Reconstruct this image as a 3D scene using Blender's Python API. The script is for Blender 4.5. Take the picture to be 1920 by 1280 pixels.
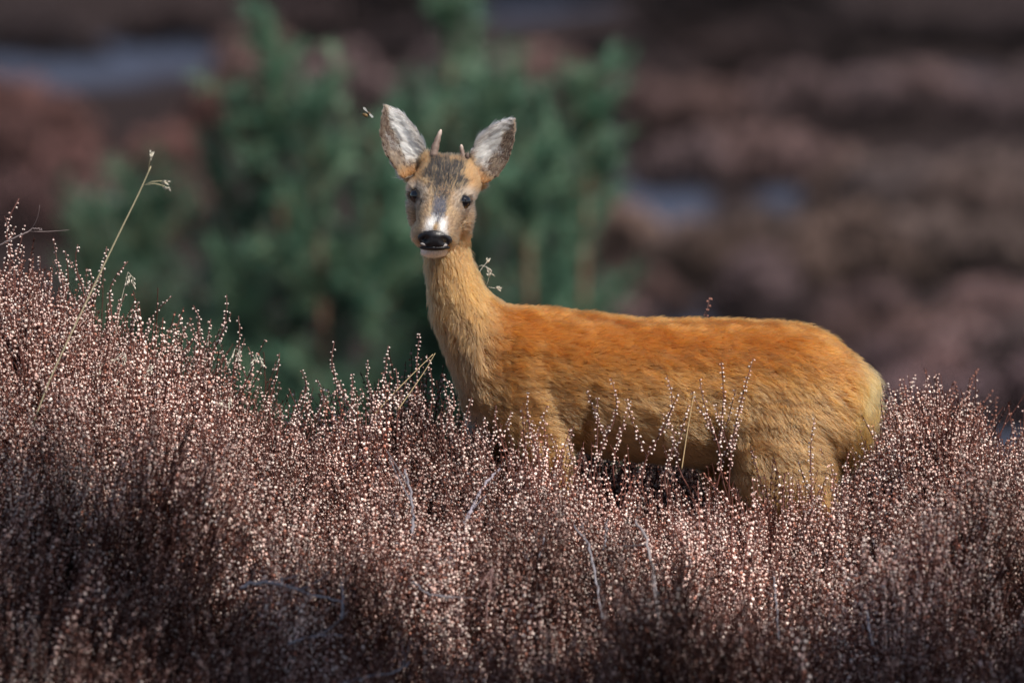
import bpy, bmesh, math, random
import numpy as np
from mathutils import Vector, Matrix, Euler, kdtree
from mathutils.bvhtree import BVHTree

R = math.radians
SC = bpy.context.scene
for o in list(bpy.data.objects):
    bpy.data.objects.remove(o)

# ------------------------------------------------------------------ camera, sky, sun, exposure
PITCH = R(2.5)
DIST = 18.0
ZC = 0.58
CAM = np.array([0.0, -DIST * math.cos(PITCH), ZC + DIST * math.sin(PITCH)])
FWD = np.array([0.0, math.cos(PITCH), -math.sin(PITCH)])
UPV = np.array([0.0, math.sin(PITCH), math.cos(PITCH)])

cd = bpy.data.cameras.new('camera')
cam = bpy.data.objects.new('camera', cd)
SC.collection.objects.link(cam)
cam.location = CAM
cam.rotation_euler = (math.pi / 2 - PITCH, 0, 0)
cd.sensor_fit = 'HORIZONTAL'
cd.sensor_width = 36.0
cd.lens = 36.0 * DIST / 1.92
cd.clip_start = 0.1
cd.clip_end = 2000
cd.dof.use_dof = True
cd.dof.focus_distance = DIST - 0.17
cd.dof.aperture_fstop = 3.1
SC.camera = cam

SUN_EL, SUN_AZ = R(48), R(47)          # azimuth measured from +X towards -Y (camera side)
sun_dir = Vector((math.cos(SUN_EL) * math.cos(SUN_AZ), -math.cos(SUN_EL) * math.sin(SUN_AZ), math.sin(SUN_EL)))
world = bpy.data.worlds.new('World')
SC.world = world
world.use_nodes = True
wn = world.node_tree.nodes
wl = world.node_tree.links
wn.clear()
sky = wn.new('ShaderNodeTexSky')
sky.sky_type = 'NISHITA'
sky.sun_disc = False
sky.sun_elevation = SUN_EL
sky.sun_rotation = math.atan2(sun_dir.x, sun_dir.y)
bg = wn.new('ShaderNodeBackground')
bg.inputs['Strength'].default_value = 0.08
wo = wn.new('ShaderNodeOutputWorld')
wl.new(sky.outputs[0], bg.inputs[0])
wl.new(bg.outputs[0], wo.inputs[0])
sl = bpy.data.lights.new('sun', 'SUN')
sl.energy = 5.0
sl.angle = R(2.0)
sl.color = (1.0, 0.93, 0.84)
sun = bpy.data.objects.new('sun', sl)
SC.collection.objects.link(sun)
sun.rotation_euler = sun_dir.to_track_quat('Z', 'Y').to_euler()
sun.location = (6, -4, 9)

SC.view_settings.view_transform = 'Standard'
SC.view_settings.look = 'None'
SC.view_settings.exposure = 0.2
SC.view_settings.gamma = 1.0
SC.view_settings.use_curve_mapping = False
SC.render.engine = 'CYCLES'
SC.cycles.use_denoising = True
SC.cycles.denoiser = 'OPENIMAGEDENOISE'
SC.cycles.denoising_input_passes = 'RGB_ALBEDO_NORMAL'
SC.cycles.denoising_prefilter = 'ACCURATE'
SC.cycles.max_bounces = 14
SC.cycles.glossy_bounces = 8
SC.cycles.transmission_bounces = 14
SC.cycles.diffuse_bounces = 3
SC.cycles.transparent_max_bounces = 8
SC.cycles.use_adaptive_sampling = False
SC.cycles.sample_clamp_indirect = 4.0

# ------------------------------------------------------------------ helpers
rng = np.random.default_rng(7)
random.seed(7)


def W(px, py, Y=0.0):
    """photo pixel (1920x1280) -> world point on the vertical plane y=Y"""
    a = (np.asarray(px, float) - 960) / (DIST * 1000)
    b = (640 - np.asarray(py, float)) / (DIST * 1000)
    vy = FWD[1] + b * UPV[1]
    vz = FWD[2] + b * UPV[2]
    t = (Y - CAM[1]) / vy
    return np.stack([t * a, np.broadcast_to(Y, np.shape(t)) + 0 * t, CAM[2] + t * vz], -1)


def to_px(P):
    P = np.asarray(P, float)
    d = P - CAM
    D = d @ FWD
    return 960 + d[..., 0] / D * DIST * 1000, 640 - (d @ UPV) / D * DIST * 1000


class Noise:
    """smooth pseudo-noise, sum of sines, about -1..1"""
    def __init__(self, seed, scale, n=9, dim=3):
        r = np.random.default_rng(seed)
        k = r.normal(size=(n, dim))
        k /= np.linalg.norm(k, axis=1)[:, None]
        self.k = k * (2 * math.pi / scale) * r.uniform(.55, 1.6, n)[:, None]
        self.p = r.uniform(0, 6.28, n)
        self.n = n

    def __call__(self, P):
        P = np.asarray(P, float)
        return np.sin(P @ self.k.T + self.p).sum(-1) / math.sqrt(self.n) * .85


def sstep(a, b, x):
    t = np.clip((np.asarray(x, float) - a) / (b - a), 0, 1)
    return t * t * (3 - 2 * t)


def tag(o, label=None, cat=None, group=None, kind=None):
    if label: o['label'] = label
    if cat: o['category'] = cat
    if group: o['group'] = group
    if kind: o['kind'] = kind
    return o


def link(o, parent=None):
    SC.collection.objects.link(o)
    if parent is not None:
        o.parent = parent
        o.matrix_parent_inverse = parent.matrix_world.inverted()
    return o


def empty(name, loc):
    o = bpy.data.objects.new(name, None)
    o.empty_display_size = .05
    o.location = loc
    o.matrix_world = Matrix.Translation(Vector(loc))
    SC.collection.objects.link(o)
    return o


def mesh_np(name, V, F, mat=None, smooth=True, col=None):
    me = bpy.data.meshes.new(name)
    me.from_pydata([tuple(v) for v in V], [], [tuple(f) for f in F])
    if smooth:
        me.polygons.foreach_set('use_smooth', [True] * len(me.polygons))
    if col is not None:
        a = me.attributes.new('col', 'FLOAT_COLOR', 'POINT')
        c = np.ones((len(V), 4), np.float32)
        c[:, :3] = col
        a.data.foreach_set('color', c.ravel())
    if mat: me.materials.append(mat)
    me.update()
    return me


class MB:
    """collects geometry with a point colour"""
    def __init__(self):
        self.v, self.f, self.c, self.n = [], [], [], 0

    def add(self, V, F, col):
        V = np.asarray(V, float)
        self.v.append(V)
        self.f += [tuple(i + self.n for i in f) for f in F]
        self.c.append(np.broadcast_to(np.asarray(col, float), V.shape).copy())
        self.n += len(V)

    def tube(self, pts, rad, col, sides=4, cap=True):
        pts = np.asarray(pts, float)
        n = len(pts)
        rad = np.broadcast_to(np.asarray(rad, float), (n,))
        T = np.gradient(pts, axis=0)
        T /= np.linalg.norm(T, axis=1)[:, None] + 1e-12
        ref = np.array([0.31, 0.77, 0.2]) if abs(T[0] @ np.array([0.31, 0.77, 0.2])) < .8 else np.array([1., 0, 0])
        A = np.cross(T, ref); A /= np.linalg.norm(A, axis=1)[:, None]
        B = np.cross(T, A)
        th = np.arange(sides) * 2 * math.pi / sides
        V = (pts[:, None] + (A[:, None] * np.cos(th)[None, :, None] + B[:, None] * np.sin(th)[None, :, None]) * rad[:, None, None]).reshape(-1, 3)
        F = [(i * sides + j, i * sides + (j + 1) % sides, (i + 1) * sides + (j + 1) % sides, (i + 1) * sides + j) for i in range(n - 1) for j in range(sides)]
        if cap:
            F.append(tuple(range(sides))[::-1])
            F.append(tuple((n - 1) * sides + j for j in range(sides)))
        self.add(V, F, col if np.ndim(col) == 1 else np.repeat(np.asarray(col), sides, 0))

    def mesh(self, name, mat=None, smooth=True):
        return mesh_np(name, np.concatenate(self.v), self.f, mat, smooth, np.concatenate(self.c))

    def build(self, name, mat, parent=None, smooth=True):
        return link(bpy.data.objects.new(name, self.mesh(name, mat, smooth)), parent)


def newmat(name):
    m = bpy.data.materials.new(name)
    m.use_nodes = True
    nt = m.node_tree
    b = nt.nodes['Principled BSDF']
    return m, nt, b


def mat_attr(name, rough=.7, spec=.3, vary=.25, instancer=False, sub=0.0, nscale=0.0, ocol=False):
    """point colour 'col', brightness varied per object/instance"""
    m, nt, b = newmat(name)
    at = nt.nodes.new('ShaderNodeAttribute'); at.attribute_name = 'col'
    out = at.outputs['Color']
    if vary:
        oi = nt.nodes.new('ShaderNodeObjectInfo')
        mr = nt.nodes.new('ShaderNodeMapRange')
        mr.inputs['To Min'].default_value = 1 - vary
        mr.inputs['To Max'].default_value = 1 + vary
        nt.links.new(oi.outputs['Random'], mr.inputs['Value'])
        mx = nt.nodes.new('ShaderNodeVectorMath'); mx.operation = 'SCALE'
        nt.links.new(out, mx.inputs[0]); nt.links.new(mr.outputs[0], mx.inputs['Scale'])
        out = mx.outputs[0]
    if ocol:
        oc = nt.nodes.new('ShaderNodeObjectInfo')
        mo = nt.nodes.new('ShaderNodeVectorMath'); mo.operation = 'MULTIPLY'
        nt.links.new(out, mo.inputs[0]); nt.links.new(oc.outputs['Color'], mo.inputs[1])
        out = mo.outputs[0]
    if instancer:
        ti = nt.nodes.new('ShaderNodeAttribute'); ti.attribute_type = 'INSTANCER'; ti.attribute_name = 'tint'
        mm = nt.nodes.new('ShaderNodeVectorMath'); mm.operation = 'MULTIPLY'
        nt.links.new(out, mm.inputs[0]); nt.links.new(ti.outputs['Vector'], mm.inputs[1])
        out = mm.outputs[0]
    if nscale:
        no = nt.nodes.new('ShaderNodeTexNoise'); no.inputs['Scale'].default_value = nscale
        tc = nt.nodes.new('ShaderNodeTexCoord'); nt.links.new(tc.outputs['Object'], no.inputs['Vector'])
        m2 = nt.nodes.new('ShaderNodeMapRange'); m2.inputs['To Min'].default_value = .55; m2.inputs['To Max'].default_value = 1.4
        nt.links.new(no.outputs['Fac'], m2.inputs['Value'])
        m3 = nt.nodes.new('ShaderNodeVectorMath'); m3.operation = 'SCALE'
        nt.links.new(out, m3.inputs[0]); nt.links.new(m2.outputs[0], m3.inputs['Scale'])
        out = m3.outputs[0]
    nt.links.new(out, b.inputs['Base Color'])
    b.inputs['Roughness'].default_value = rough
    b.inputs['Specular IOR Level'].default_value = spec
    return m


# ------------------------------------------------------------------ terrain
CREST = np.array([(-900, 400), (-400, 430), (-150, 475), (0, 520), (100, 548), (200, 600), (300, 640), (400, 675), (450, 708), (520, 735), (600, 775),
                  (660, 762), (720, 745), (790, 750), (850, 800), (900, 850), (1000, 885), (1100, 892), (1200, 892), (1300, 910), (1400, 935),
                  (1500, 950), (1560, 940), (1610, 870), (1660, 790), (1710, 765), (1770, 765), (1810, 800), (1860, 840), (1920, 855), (2100, 870), (2900, 900)], float)
CREST[:, 1] += np.interp(CREST[:, 0], [-900, 0, 200, 450, 820, 900, 1000, 1560, 1620, 2900], [60, 65, 85, 85, 72, 40, 38, 38, 36, 36])
_cz = W(CREST[:, 0], CREST[:, 1], -.15)
n_low = Noise(3, 1.1, dim=2)
n_mid = Noise(4, .34, dim=2)
n_bg = Noise(5, 5.0, dim=2)
n_bg2 = Noise(6, 1.6, dim=2)


def crest(x):
    return np.interp(x, _cz[:, 0], _cz[:, 2])


def canopy(x, y):
    """top of the heather mass on the near bank"""
    x = np.asarray(x, float); y = np.asarray(y, float)
    P = np.stack([x, y], -1)
    c = crest(x)
    front = np.clip((-.18 - y) / 1.15, 0, 4)
    zf = c - (c - .02) * (0.42 * front + .58 * front ** 1.7) * np.where(front < 1, 1, 1)
    zf = np.where(front > 1, .02 - (front - 1) * .45, zf)
    zf = zf + n_mid(P) * .035 * sstep(0.0, .35, front) + n_low(P) * .05 * sstep(.1, .5, front)
    back = np.clip(y - .12, 0, None)
    zb = c - 0.55 * back ** 1.3 + .085 * sstep(.0, .12, back) * sstep(-.14, .0, x) * sstep(.66, .56, x) * sstep(1.1, .45, back)
    return np.where(y < -.18, zf, np.where(y > .12, zb, c))


def bgground(x, y):
    P = np.stack([np.asarray(x, float), np.asarray(y, float)], -1)
    y = np.asarray(y, float)
    r = np.clip(y - 11, 0, None)
    z = -1.05 + .074 * r - .00045 * np.clip(r, 0, 70) ** 2 * .3
    z = np.where(r > 70, -1.05 + .074 * 70 - .66 + .02 * (r - 70), z)
    return z + .12 * n_bg(P) * sstep(3, 9, y) + .05 * n_bg2(P)


def ground(x, y):
    x = np.asarray(x, float); y = np.asarray(y, float)
    c = canopy(x, y)
    # height of the plants above the soil: tall on the crest
    near = c - .36
    near = np.where(y < -1.6, np.maximum(near, -.42 + .02 * n_low(np.stack([x, y], -1))), near)
    near = np.where((y > -.3) & (y < .35) & (np.abs(x - .3) < .6), np.minimum(near, 0.0), near)
    return np.maximum(np.where(y < .6, near, -9), np.where(y > .3, np.minimum(bgground(x, y), near + 3 * sstep(.6, 3, y)), -9)) if False else \
        np.where(y <= .4, near, near * (1 - sstep(.4, 3.2, y)) + bgground(x, y) * sstep(.4, 3.2, y))


def grid_axis(parts):
    return np.unique(np.concatenate([np.arange(a, b, s) for a, b, s in parts]))


gx = grid_axis([(-300, -40, 20), (-40, -8, 2), (-8, -2, .4), (-2, 2, .07), (2, 8, .4), (8, 40, 2), (40, 301, 20)])
gy = grid_axis([(-60, -20, 4), (-20, -3, .5), (-3, 1.2, .07), (1.2, 14, .3), (14, 60, .5), (60, 120, 4), (120, 400, 20)])
GX, GY = np.meshgrid(gx, gy)
GZ = ground(np.clip(GX, -60, 60), GY)
nx, ny = len(gx), len(gy)
Fq = [(j * nx + i, j * nx + i + 1, (j + 1) * nx + i + 1, (j + 1) * nx + i) for j in range(ny - 1) for i in range(nx - 1)]
def ground_hit(px, py):
    ys = np.linspace(4, 120, 1720)
    a = (px - 960) / (DIST * 1000); b_ = (640 - py) / (DIST * 1000)
    t = (ys - CAM[1]) / (FWD[1] + b_ * UPV[1])
    zz_ = CAM[2] + t * (FWD[2] + b_ * UPV[2]); xx_ = t * a
    h_ = np.nonzero(zz_ < ground(xx_, ys))[0]
    if len(h_) == 0: return None
    return xx_[h_[0]], ys[h_[0]], t[h_[0]]


sand = np.zeros_like(GX)
for px, py, rx, ry in ((130, 110, 190, 26), (330, 70, 170, 22), (1250, 345, 80, 22), (1510, 362, 90, 18), (1290, 580, 80, 18), (1870, 775, 90, 40), (1000, 30, 160, 20), (230, 300, 60, 16), (1130, 250, 50, 20), (1880, 150, 60, 10)):
    g0 = ground_hit(px, py); gA = ground_hit(px, py - ry); gB = ground_hit(px, py + ry)
    rx_m = rx / 1000 * (g0[1] + 18) / 18; ry_m = max(abs(gA[1] - gB[1]) / 2, .4)
    sand = np.maximum(sand, 1.3 * np.exp(-(((GX - g0[0]) / rx_m) ** 2 + ((GY - g0[1]) / ry_m) ** 2) ** 1.5))
sand = np.clip(sand, 0, 1)
gm, nt, b = newmat('heath_soil')
tc = nt.nodes.new('ShaderNodeTexCoord')
n1 = nt.nodes.new('ShaderNodeTexNoise'); n1.inputs['Scale'].default_value = 0.55; n1.inputs['Detail'].default_value = 4
n2 = nt.nodes.new('ShaderNodeTexNoise'); n2.inputs['Scale'].default_value = 26; n2.inputs['Detail'].default_value = 6
nt.links.new(tc.outputs['Object'], n1.inputs['Vector']); nt.links.new(tc.outputs['Object'], n2.inputs['Vector'])
sa = nt.nodes.new('ShaderNodeAttribute'); sa.attribute_name = 'sand'
ma = nt.nodes.new('ShaderNodeMath'); ma.operation = 'MULTIPLY_ADD'; ma.inputs[1].default_value = .22; ma.inputs[2].default_value = -.11
nt.links.new(n1.outputs['Fac'], ma.inputs[0])
ma2 = nt.nodes.new('ShaderNodeMath'); nt.links.new(sa.outputs['Fac'], ma2.inputs[0]); nt.links.new(ma.outputs[0], ma2.inputs[1])
cr = nt.nodes.new('ShaderNodeValToRGB')
cr.color_ramp.elements[0].position = .2; cr.color_ramp.elements[0].color = (.030, .022, .022, 1)
cr.color_ramp.elements[1].position = .75; cr.color_ramp.elements[1].color = (.055, .066, .10, 1)
nt.links.new(ma2.outputs[0], cr.inputs['Fac'])
mr = nt.nodes.new('ShaderNodeMapRange'); mr.inputs['To Min'].default_value = .45; mr.inputs['To Max'].default_value = 1.5
nt.links.new(n2.outputs['Fac'], mr.inputs['Value'])
sc_ = nt.nodes.new('ShaderNodeVectorMath'); sc_.operation = 'SCALE'
nt.links.new(cr.outputs['Color'], sc_.inputs[0]); nt.links.new(mr.outputs[0], sc_.inputs['Scale'])
nt.links.new(sc_.outputs[0], b.inputs['Base Color'])
b.inputs['Roughness'].default_value = 1.0; b.inputs['Specular IOR Level'].default_value = .03
bp = nt.nodes.new('ShaderNodeBump'); bp.inputs['Strength'].default_value = .6; bp.inputs['Distance'].default_value = .03
nt.links.new(n2.outputs['Fac'], bp.inputs['Height']); nt.links.new(bp.outputs[0], b.inputs['Normal'])
g_o = link(bpy.data.objects.new('ground', mesh_np('ground', np.stack([GX, GY, GZ], -1).reshape(-1, 3), Fq, gm)))
sat = g_o.data.attributes.new('sand', 'FLOAT', 'POINT'); sat.data.foreach_set('value', sand.astype(np.float32).ravel())
tag(g_o, 'dark heath soil with pale sandy patches rising behind the deer', 'ground', kind='structure')

# ------------------------------------------------------------------ heather sprigs
STEM = np.array([.105, .040, .032]); WOOD = np.array([.15, .11, .11]); LEAF = np.array([.130, .066, .054])
BEAD = np.array([.70, .49, .44]); BEADL = np.array([.80, .67, .61]); BEADD = np.array([.34, .155, .115])
_oct = np.array([(1, 0, 0), (0, 1, 0), (-1, 0, 0), (0, -1, 0), (0, 0, 1.5), (0, 0, -1.15)], float)
_octF = [(0, 1, 4), (1, 2, 4), (2, 3, 4), (3, 0, 4), (1, 0, 5), (2, 1, 5), (3, 2, 5), (0, 3, 5)]


def rnd_unit(r):
    v = r.normal(size=3)
    return v / np.linalg.norm(v)


def curve_pts(p, d, L, n, r, bend=.25, up=.3):
    d = d / np.linalg.norm(d)
    side = rnd_unit(r) * bend + np.array([0, 0, up])
    s = np.linspace(0, 1, n)[:, None]
    return p + d * L * s + side * L * s ** 2 * .5


def bead(mb, p, size, ax, r, col):
    # small bell: octahedron stretched along its axis
    ax = ax / np.linalg.norm(ax)
    a = np.cross(ax, rnd_unit(r)); a /= np.linalg.norm(a)
    bb = np.cross(ax, a)
    V = p + size * (_oct[:, :1] * a + _oct[:, 1:2] * bb + _oct[:, 2:] * ax)
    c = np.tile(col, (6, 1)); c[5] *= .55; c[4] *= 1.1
    mb.add(V, _octF, c)


def leaf(mb, p, d, L, w, col):
    a = np.cross(d, np.array([.3, .5, .81])); a = a / (np.linalg.norm(a) + 1e-9) * w
    mb.add([p - a, p + a, p + d * L], [(0, 1, 2)], col)


def shoot(mb, p, d, L, r, flower=1.0, bs=.0029, gap=.0074, leaves=1.0, mbs=None, lsz=1.0):
    ms = mbs or mb
    n = 5
    pts = curve_pts(np.asarray(p, float), d, L, n, r)
    ms.tube(pts, np.linspace(.0011, .0006, n), STEM * r.uniform(.7, 1.3), sides=3, cap=False)
    s = 0.10 * L
    tone = r.uniform(.75, 1.15)
    while s < L * .99:
        f = s / L * (n - 1); i = min(int(f), n - 2)
        q = pts[i] + (pts[i + 1] - pts[i]) * (f - i)
        t = pts[i + 1] - pts[i]; t = t / np.linalg.norm(t)
        for _ in range(1 if r.random() < .4 else 2):
            if r.random() < flower:
                o = rnd_unit(r); o -= t * (o @ t); o /= np.linalg.norm(o) + 1e-9
                k = r.random()
                c = BEADL if k < .36 else (BEADD if k > .78 else BEAD)
                sz = bs * r.uniform(.5, 1.2) * (1 - .45 * (s / L) ** 3)
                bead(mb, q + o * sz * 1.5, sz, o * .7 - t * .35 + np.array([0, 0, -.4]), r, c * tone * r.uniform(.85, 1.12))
        for _ in range(int(r.random() < leaves) + int(r.random() < leaves - 1) + int(r.random() < leaves - 2) + int(r.random() < leaves - 3)):
            o = rnd_unit(r); o -= t * (o @ t) * .6
            leaf(ms, q, o * .7 + t * .6, r.uniform(.003, .0055) * lsz, .0008 * lsz * lsz, (LEAF * r.uniform(.6, 1.5)) if r.random() < .8 else BEAD * .9)
        s += gap * r.uniform(.75, 1.3)
    return pts


def sprig_into(mb, r, base, d, L, nsh, flower=1.0, slen=(.05, .12), bs=.0029, wood=1.0, spread=.75, gap=.0074, leaves=1.2, lsz=1.0):
    pts = curve_pts(base, d, L, 7, r, bend=.2, up=.15)
    mb.tube(pts, np.linspace(.0022, .0009, 7), (WOOD if r.random() < .5 * wood else STEM) * r.uniform(.6, 1.2), sides=4, cap=False)
    for k in range(nsh):
        s = 1 - r.uniform(0, .62) ** 1.0
        f = s * 6; i = min(int(f), 5)
        q = pts[i] + (pts[i + 1] - pts[i]) * (f - i)
        t = pts[i + 1] - pts[i]; t = t / np.linalg.norm(t)
        o = rnd_unit(r); o -= t * (o @ t)
        dd = t + o * spread * r.uniform(.5, 1.2) + np.array([0, 0, .25])
        shoot(mb, q, dd, r.uniform(*slen), r, flower if r.random() < .9 else .15, bs, gap, leaves, lsz=lsz)
    t = pts[-1] - pts[-2]
    shoot(mb, pts[-1], t, r.uniform(*slen), r, flower, bs, gap, leaves, lsz=lsz)
    return pts


heather_mat = mat_attr('heather', rough=.7, spec=.15, vary=.22, instancer=True)
sprig_mat = mat_attr('heather_single', rough=.55, spec=.35, vary=.1)
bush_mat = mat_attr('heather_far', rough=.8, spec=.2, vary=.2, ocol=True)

sprig_col = bpy.data.collections.new('heather_sprig_library')
NV = 20
for k in range(NV):
    r = np.random.default_rng(100 + k)
    mb = MB()
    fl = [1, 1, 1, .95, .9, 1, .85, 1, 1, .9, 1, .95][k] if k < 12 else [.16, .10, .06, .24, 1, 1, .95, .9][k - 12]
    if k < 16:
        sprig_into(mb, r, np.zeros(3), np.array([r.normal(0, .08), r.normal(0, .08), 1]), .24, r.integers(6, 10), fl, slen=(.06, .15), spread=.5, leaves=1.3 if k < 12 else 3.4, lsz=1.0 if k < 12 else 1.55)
    else:
        sprig_into(mb, r, np.zeros(3), np.array([r.normal(0, .05), r.normal(0, .05), 1]), .21, r.integers(2, 5), fl, slen=(.08, .15), spread=.4)
    o = bpy.data.objects.new('sprig_%02d' % k, mb.mesh('sprig', heather_mat, smooth=True))
    sprig_col.objects.link(o)


def scatter_heather(name, P, rot, scl, idx, tint):
    me = bpy.data.meshes.new(name)
    me.from_pydata([tuple(p) for p in P], [], [])
    for nm, ty, fld, arr in (('rot', 'FLOAT_VECTOR', 'vector', rot), ('scl', 'FLOAT', 'value', scl), ('idx', 'INT', 'value', idx), ('tint', 'FLOAT_VECTOR', 'vector', tint)):
        a = me.attributes.new(nm, ty, 'POINT')
        a.data.foreach_set(fld, np.ascontiguousarray(arr).ravel())
    o = link(bpy.data.objects.new(name, me))
    ng = bpy.data.node_groups.new(name + '_nodes', 'GeometryNodeTree')
    ng.interface.new_socket('Geometry', in_out='INPUT', socket_type='NodeSocketGeometry')
    ng.interface.new_socket('Geometry', in_out='OUTPUT', socket_type='NodeSocketGeometry')
    N = ng.nodes; Lk = ng.links
    gi = N.new('NodeGroupInput'); go = N.new('NodeGroupOutput')
    ip = N.new('GeometryNodeInstanceOnPoints'); ci = N.new('GeometryNodeCollectionInfo')
    ci.inputs['Collection'].default_value = sprig_col
    ci.inputs['Separate Children'].default_value = True
    ci.inputs['Reset Children'].default_value = True
    ip.inputs['Pick Instance'].default_value = True

    def named(nm, ty):
        q = N.new('GeometryNodeInputNamedAttribute'); q.data_type = ty; q.inputs['Name'].default_value = nm
        return q.outputs['Attribute']
    e2r = N.new('FunctionNodeEulerToRotation')
    Lk.new(named('rot', 'FLOAT_VECTOR'), e2r.inputs[0])
    Lk.new(gi.outputs[0], ip.inputs['Points']); Lk.new(ci.outputs[0], ip.inputs['Instance'])
    Lk.new(named('idx', 'INT'), ip.inputs['Instance Index'])
    Lk.new(e2r.outputs[0], ip.inputs['Rotation']); Lk.new(named('scl', 'FLOAT'), ip.inputs['Scale'])
    Lk.new(ip.outputs[0], go.inputs[0])
    md = o.modifiers.new('scatter', 'NODES'); md.node_group = ng
    return o


n_lean1 = Noise(21, .55, dim=2); n_lean2 = Noise(22, .6, dim=2); n_tint = Noise(23, .45, dim=2); n_kind = Noise(24, .30, dim=2); n_gap = Noise(25, .22, dim=2)


_pr = np.random.default_rng(31)
PL = np.zeros((0, 4))
while len(PL) < 200:
    c_ = np.stack([_pr.uniform(-1.7, 1.7, 6), _pr.uniform(-2.4, .45, 6)], -1)
    dm = np.hypot(c_[:, None, 0] - PL[None, :, 0], c_[:, None, 1] - PL[None, :, 1]).min(1) if len(PL) else np.ones(6)
    PL = np.vstack([PL, [*c_[dm.argmax()], _pr.normal(0, 1), _pr.normal(0, 1)]])


def plant(XY):
    D = np.hypot(XY[:, None, 0] - PL[None, :, 0], XY[:, None, 1] - PL[None, :, 1])
    i = D.argmin(1)
    return D[np.arange(len(i)), i], (XY - PL[i, :2]), PL[i, 2], PL[i, 3]


def heather_points(x0, x1, y0, y1, dens, layers, seed, thin=True):
    r = np.random.default_rng(seed)
    out = []
    for lay in layers:
        n = int((x1 - x0) * (y1 - y0) * dens)
        x = r.uniform(x0, x1, n); y = r.uniform(y0, y1, n)
        XY = np.stack([x, y], -1)
        front = np.clip((-.18 - y) / 1.15, 0, 1.6)
        # patches with dark gaps on the lower bank
        gapn = n_gap(XY) + .25 * n_kind(XY)
        keep = np.ones(n, bool)
        if thin:
            keep = ~((gapn > .75) & (front > .35))
        pd, pv, p1, p2 = plant(XY)
        dome = np.clip(pd / .17, 0, 1.4) ** 2
        z = canopy(x, y) - lay - np.abs(r.normal(0, .025, n)) + .02 - dome * (.045 + .12 * sstep(.05, .5, front)) + .035 * p1 * sstep(-.1, .25, front)
        tall = r.random(n) < .10
        z = z + tall * r.uniform(.01, .06, n) * (lay == 0)
        x, y, z, front, XY, pd, pv, p1, p2, tall = x[keep], y[keep], z[keep], front[keep], XY[keep], pd[keep], pv[keep], p1[keep], p2[keep], tall[keep]
        n = len(x)
        s = r.uniform(.85, 1.35, n)
        lx = .16 * n_lean1(XY) + r.normal(0, .17, n) + .38 * sstep(.25, .9, front) * sstep(.1, -.7, x)
        ly = -.10 * n_lean2(XY) + r.normal(0, .17, n) - .50 * sstep(.1, .9, front)
        lx = lx + 2.0 * pv[:, 0]; ly = ly + 2.0 * pv[:, 1]
        d = np.stack([lx, ly, np.ones(n)], -1); d /= np.linalg.norm(d, axis=1)[:, None]
        base = np.stack([x, y, z], -1) - d * (.30 * s)[:, None]
        # euler XYZ taking +Z to d with random spin about the axis first
        spin = r.uniform(0, 6.28, n)
        rot = np.zeros((n, 3))
        for i in range(n):
            q = Vector(d[i]).to_track_quat('Z', 'Y')
            rot[i] = (q.to_matrix() @ Matrix.Rotation(spin[i], 3, 'Z')).to_euler()
        kind = n_kind(XY) + r.normal(0, .5, n)
        idx = np.where(kind + 1.9 * sstep(.25, 1.0, front) > 1.05, r.integers(12, 16, n), r.integers(0, 12, n))  # leafy low-flower sprigs toward the foot, partly painting in its shade
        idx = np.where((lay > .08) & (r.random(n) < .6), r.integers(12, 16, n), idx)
        idx = np.where(tall & (lay == 0), r.integers(16, 20, n), idx)
        t = 1 + .12 * n_tint(XY) + .18 * p2 + r.normal(0, .08, n)
        t = np.clip(t, .5, 1.5)
        warm = .5 + .5 * n_kind(XY * 1.3 + 4)
        tint = np.stack([t, t * (.93 + .07 * warm), t * (.90 + .10 * warm)], -1)
        out.append((base, rot, s, idx, tint))
    return [np.concatenate(a) for a in zip(*out)]


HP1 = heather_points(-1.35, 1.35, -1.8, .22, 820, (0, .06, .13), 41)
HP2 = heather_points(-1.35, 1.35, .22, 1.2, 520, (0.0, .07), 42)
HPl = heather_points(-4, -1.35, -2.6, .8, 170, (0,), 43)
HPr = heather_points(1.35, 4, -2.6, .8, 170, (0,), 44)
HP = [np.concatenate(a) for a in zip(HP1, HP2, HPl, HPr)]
# nothing grows through the deer's trunk
_px, _py = to_px(HP[0])
tips_in = (np.abs(HP[0][:, 1]) < .14) & (HP[0][:, 0] > -.10) & (HP[0][:, 0] < .64)
_tip = HP[0] + np.array([0, 0, .3])
_tx, _ty = to_px(_tip)
tips_in |= (_tx > 1560) & (_tx < 1672) & (HP[0][:, 1] > -.28) & (HP[0][:, 1] < .13) & (_ty < 905)
HP = [a[~tips_in] for a in HP]
print('heather sprigs', len(HP[0]))
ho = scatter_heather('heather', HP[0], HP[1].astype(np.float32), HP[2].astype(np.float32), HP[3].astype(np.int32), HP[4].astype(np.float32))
tag(ho, 'dense bank of faded pinkish brown heather around the deer', 'heather', kind='stuff')

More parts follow.
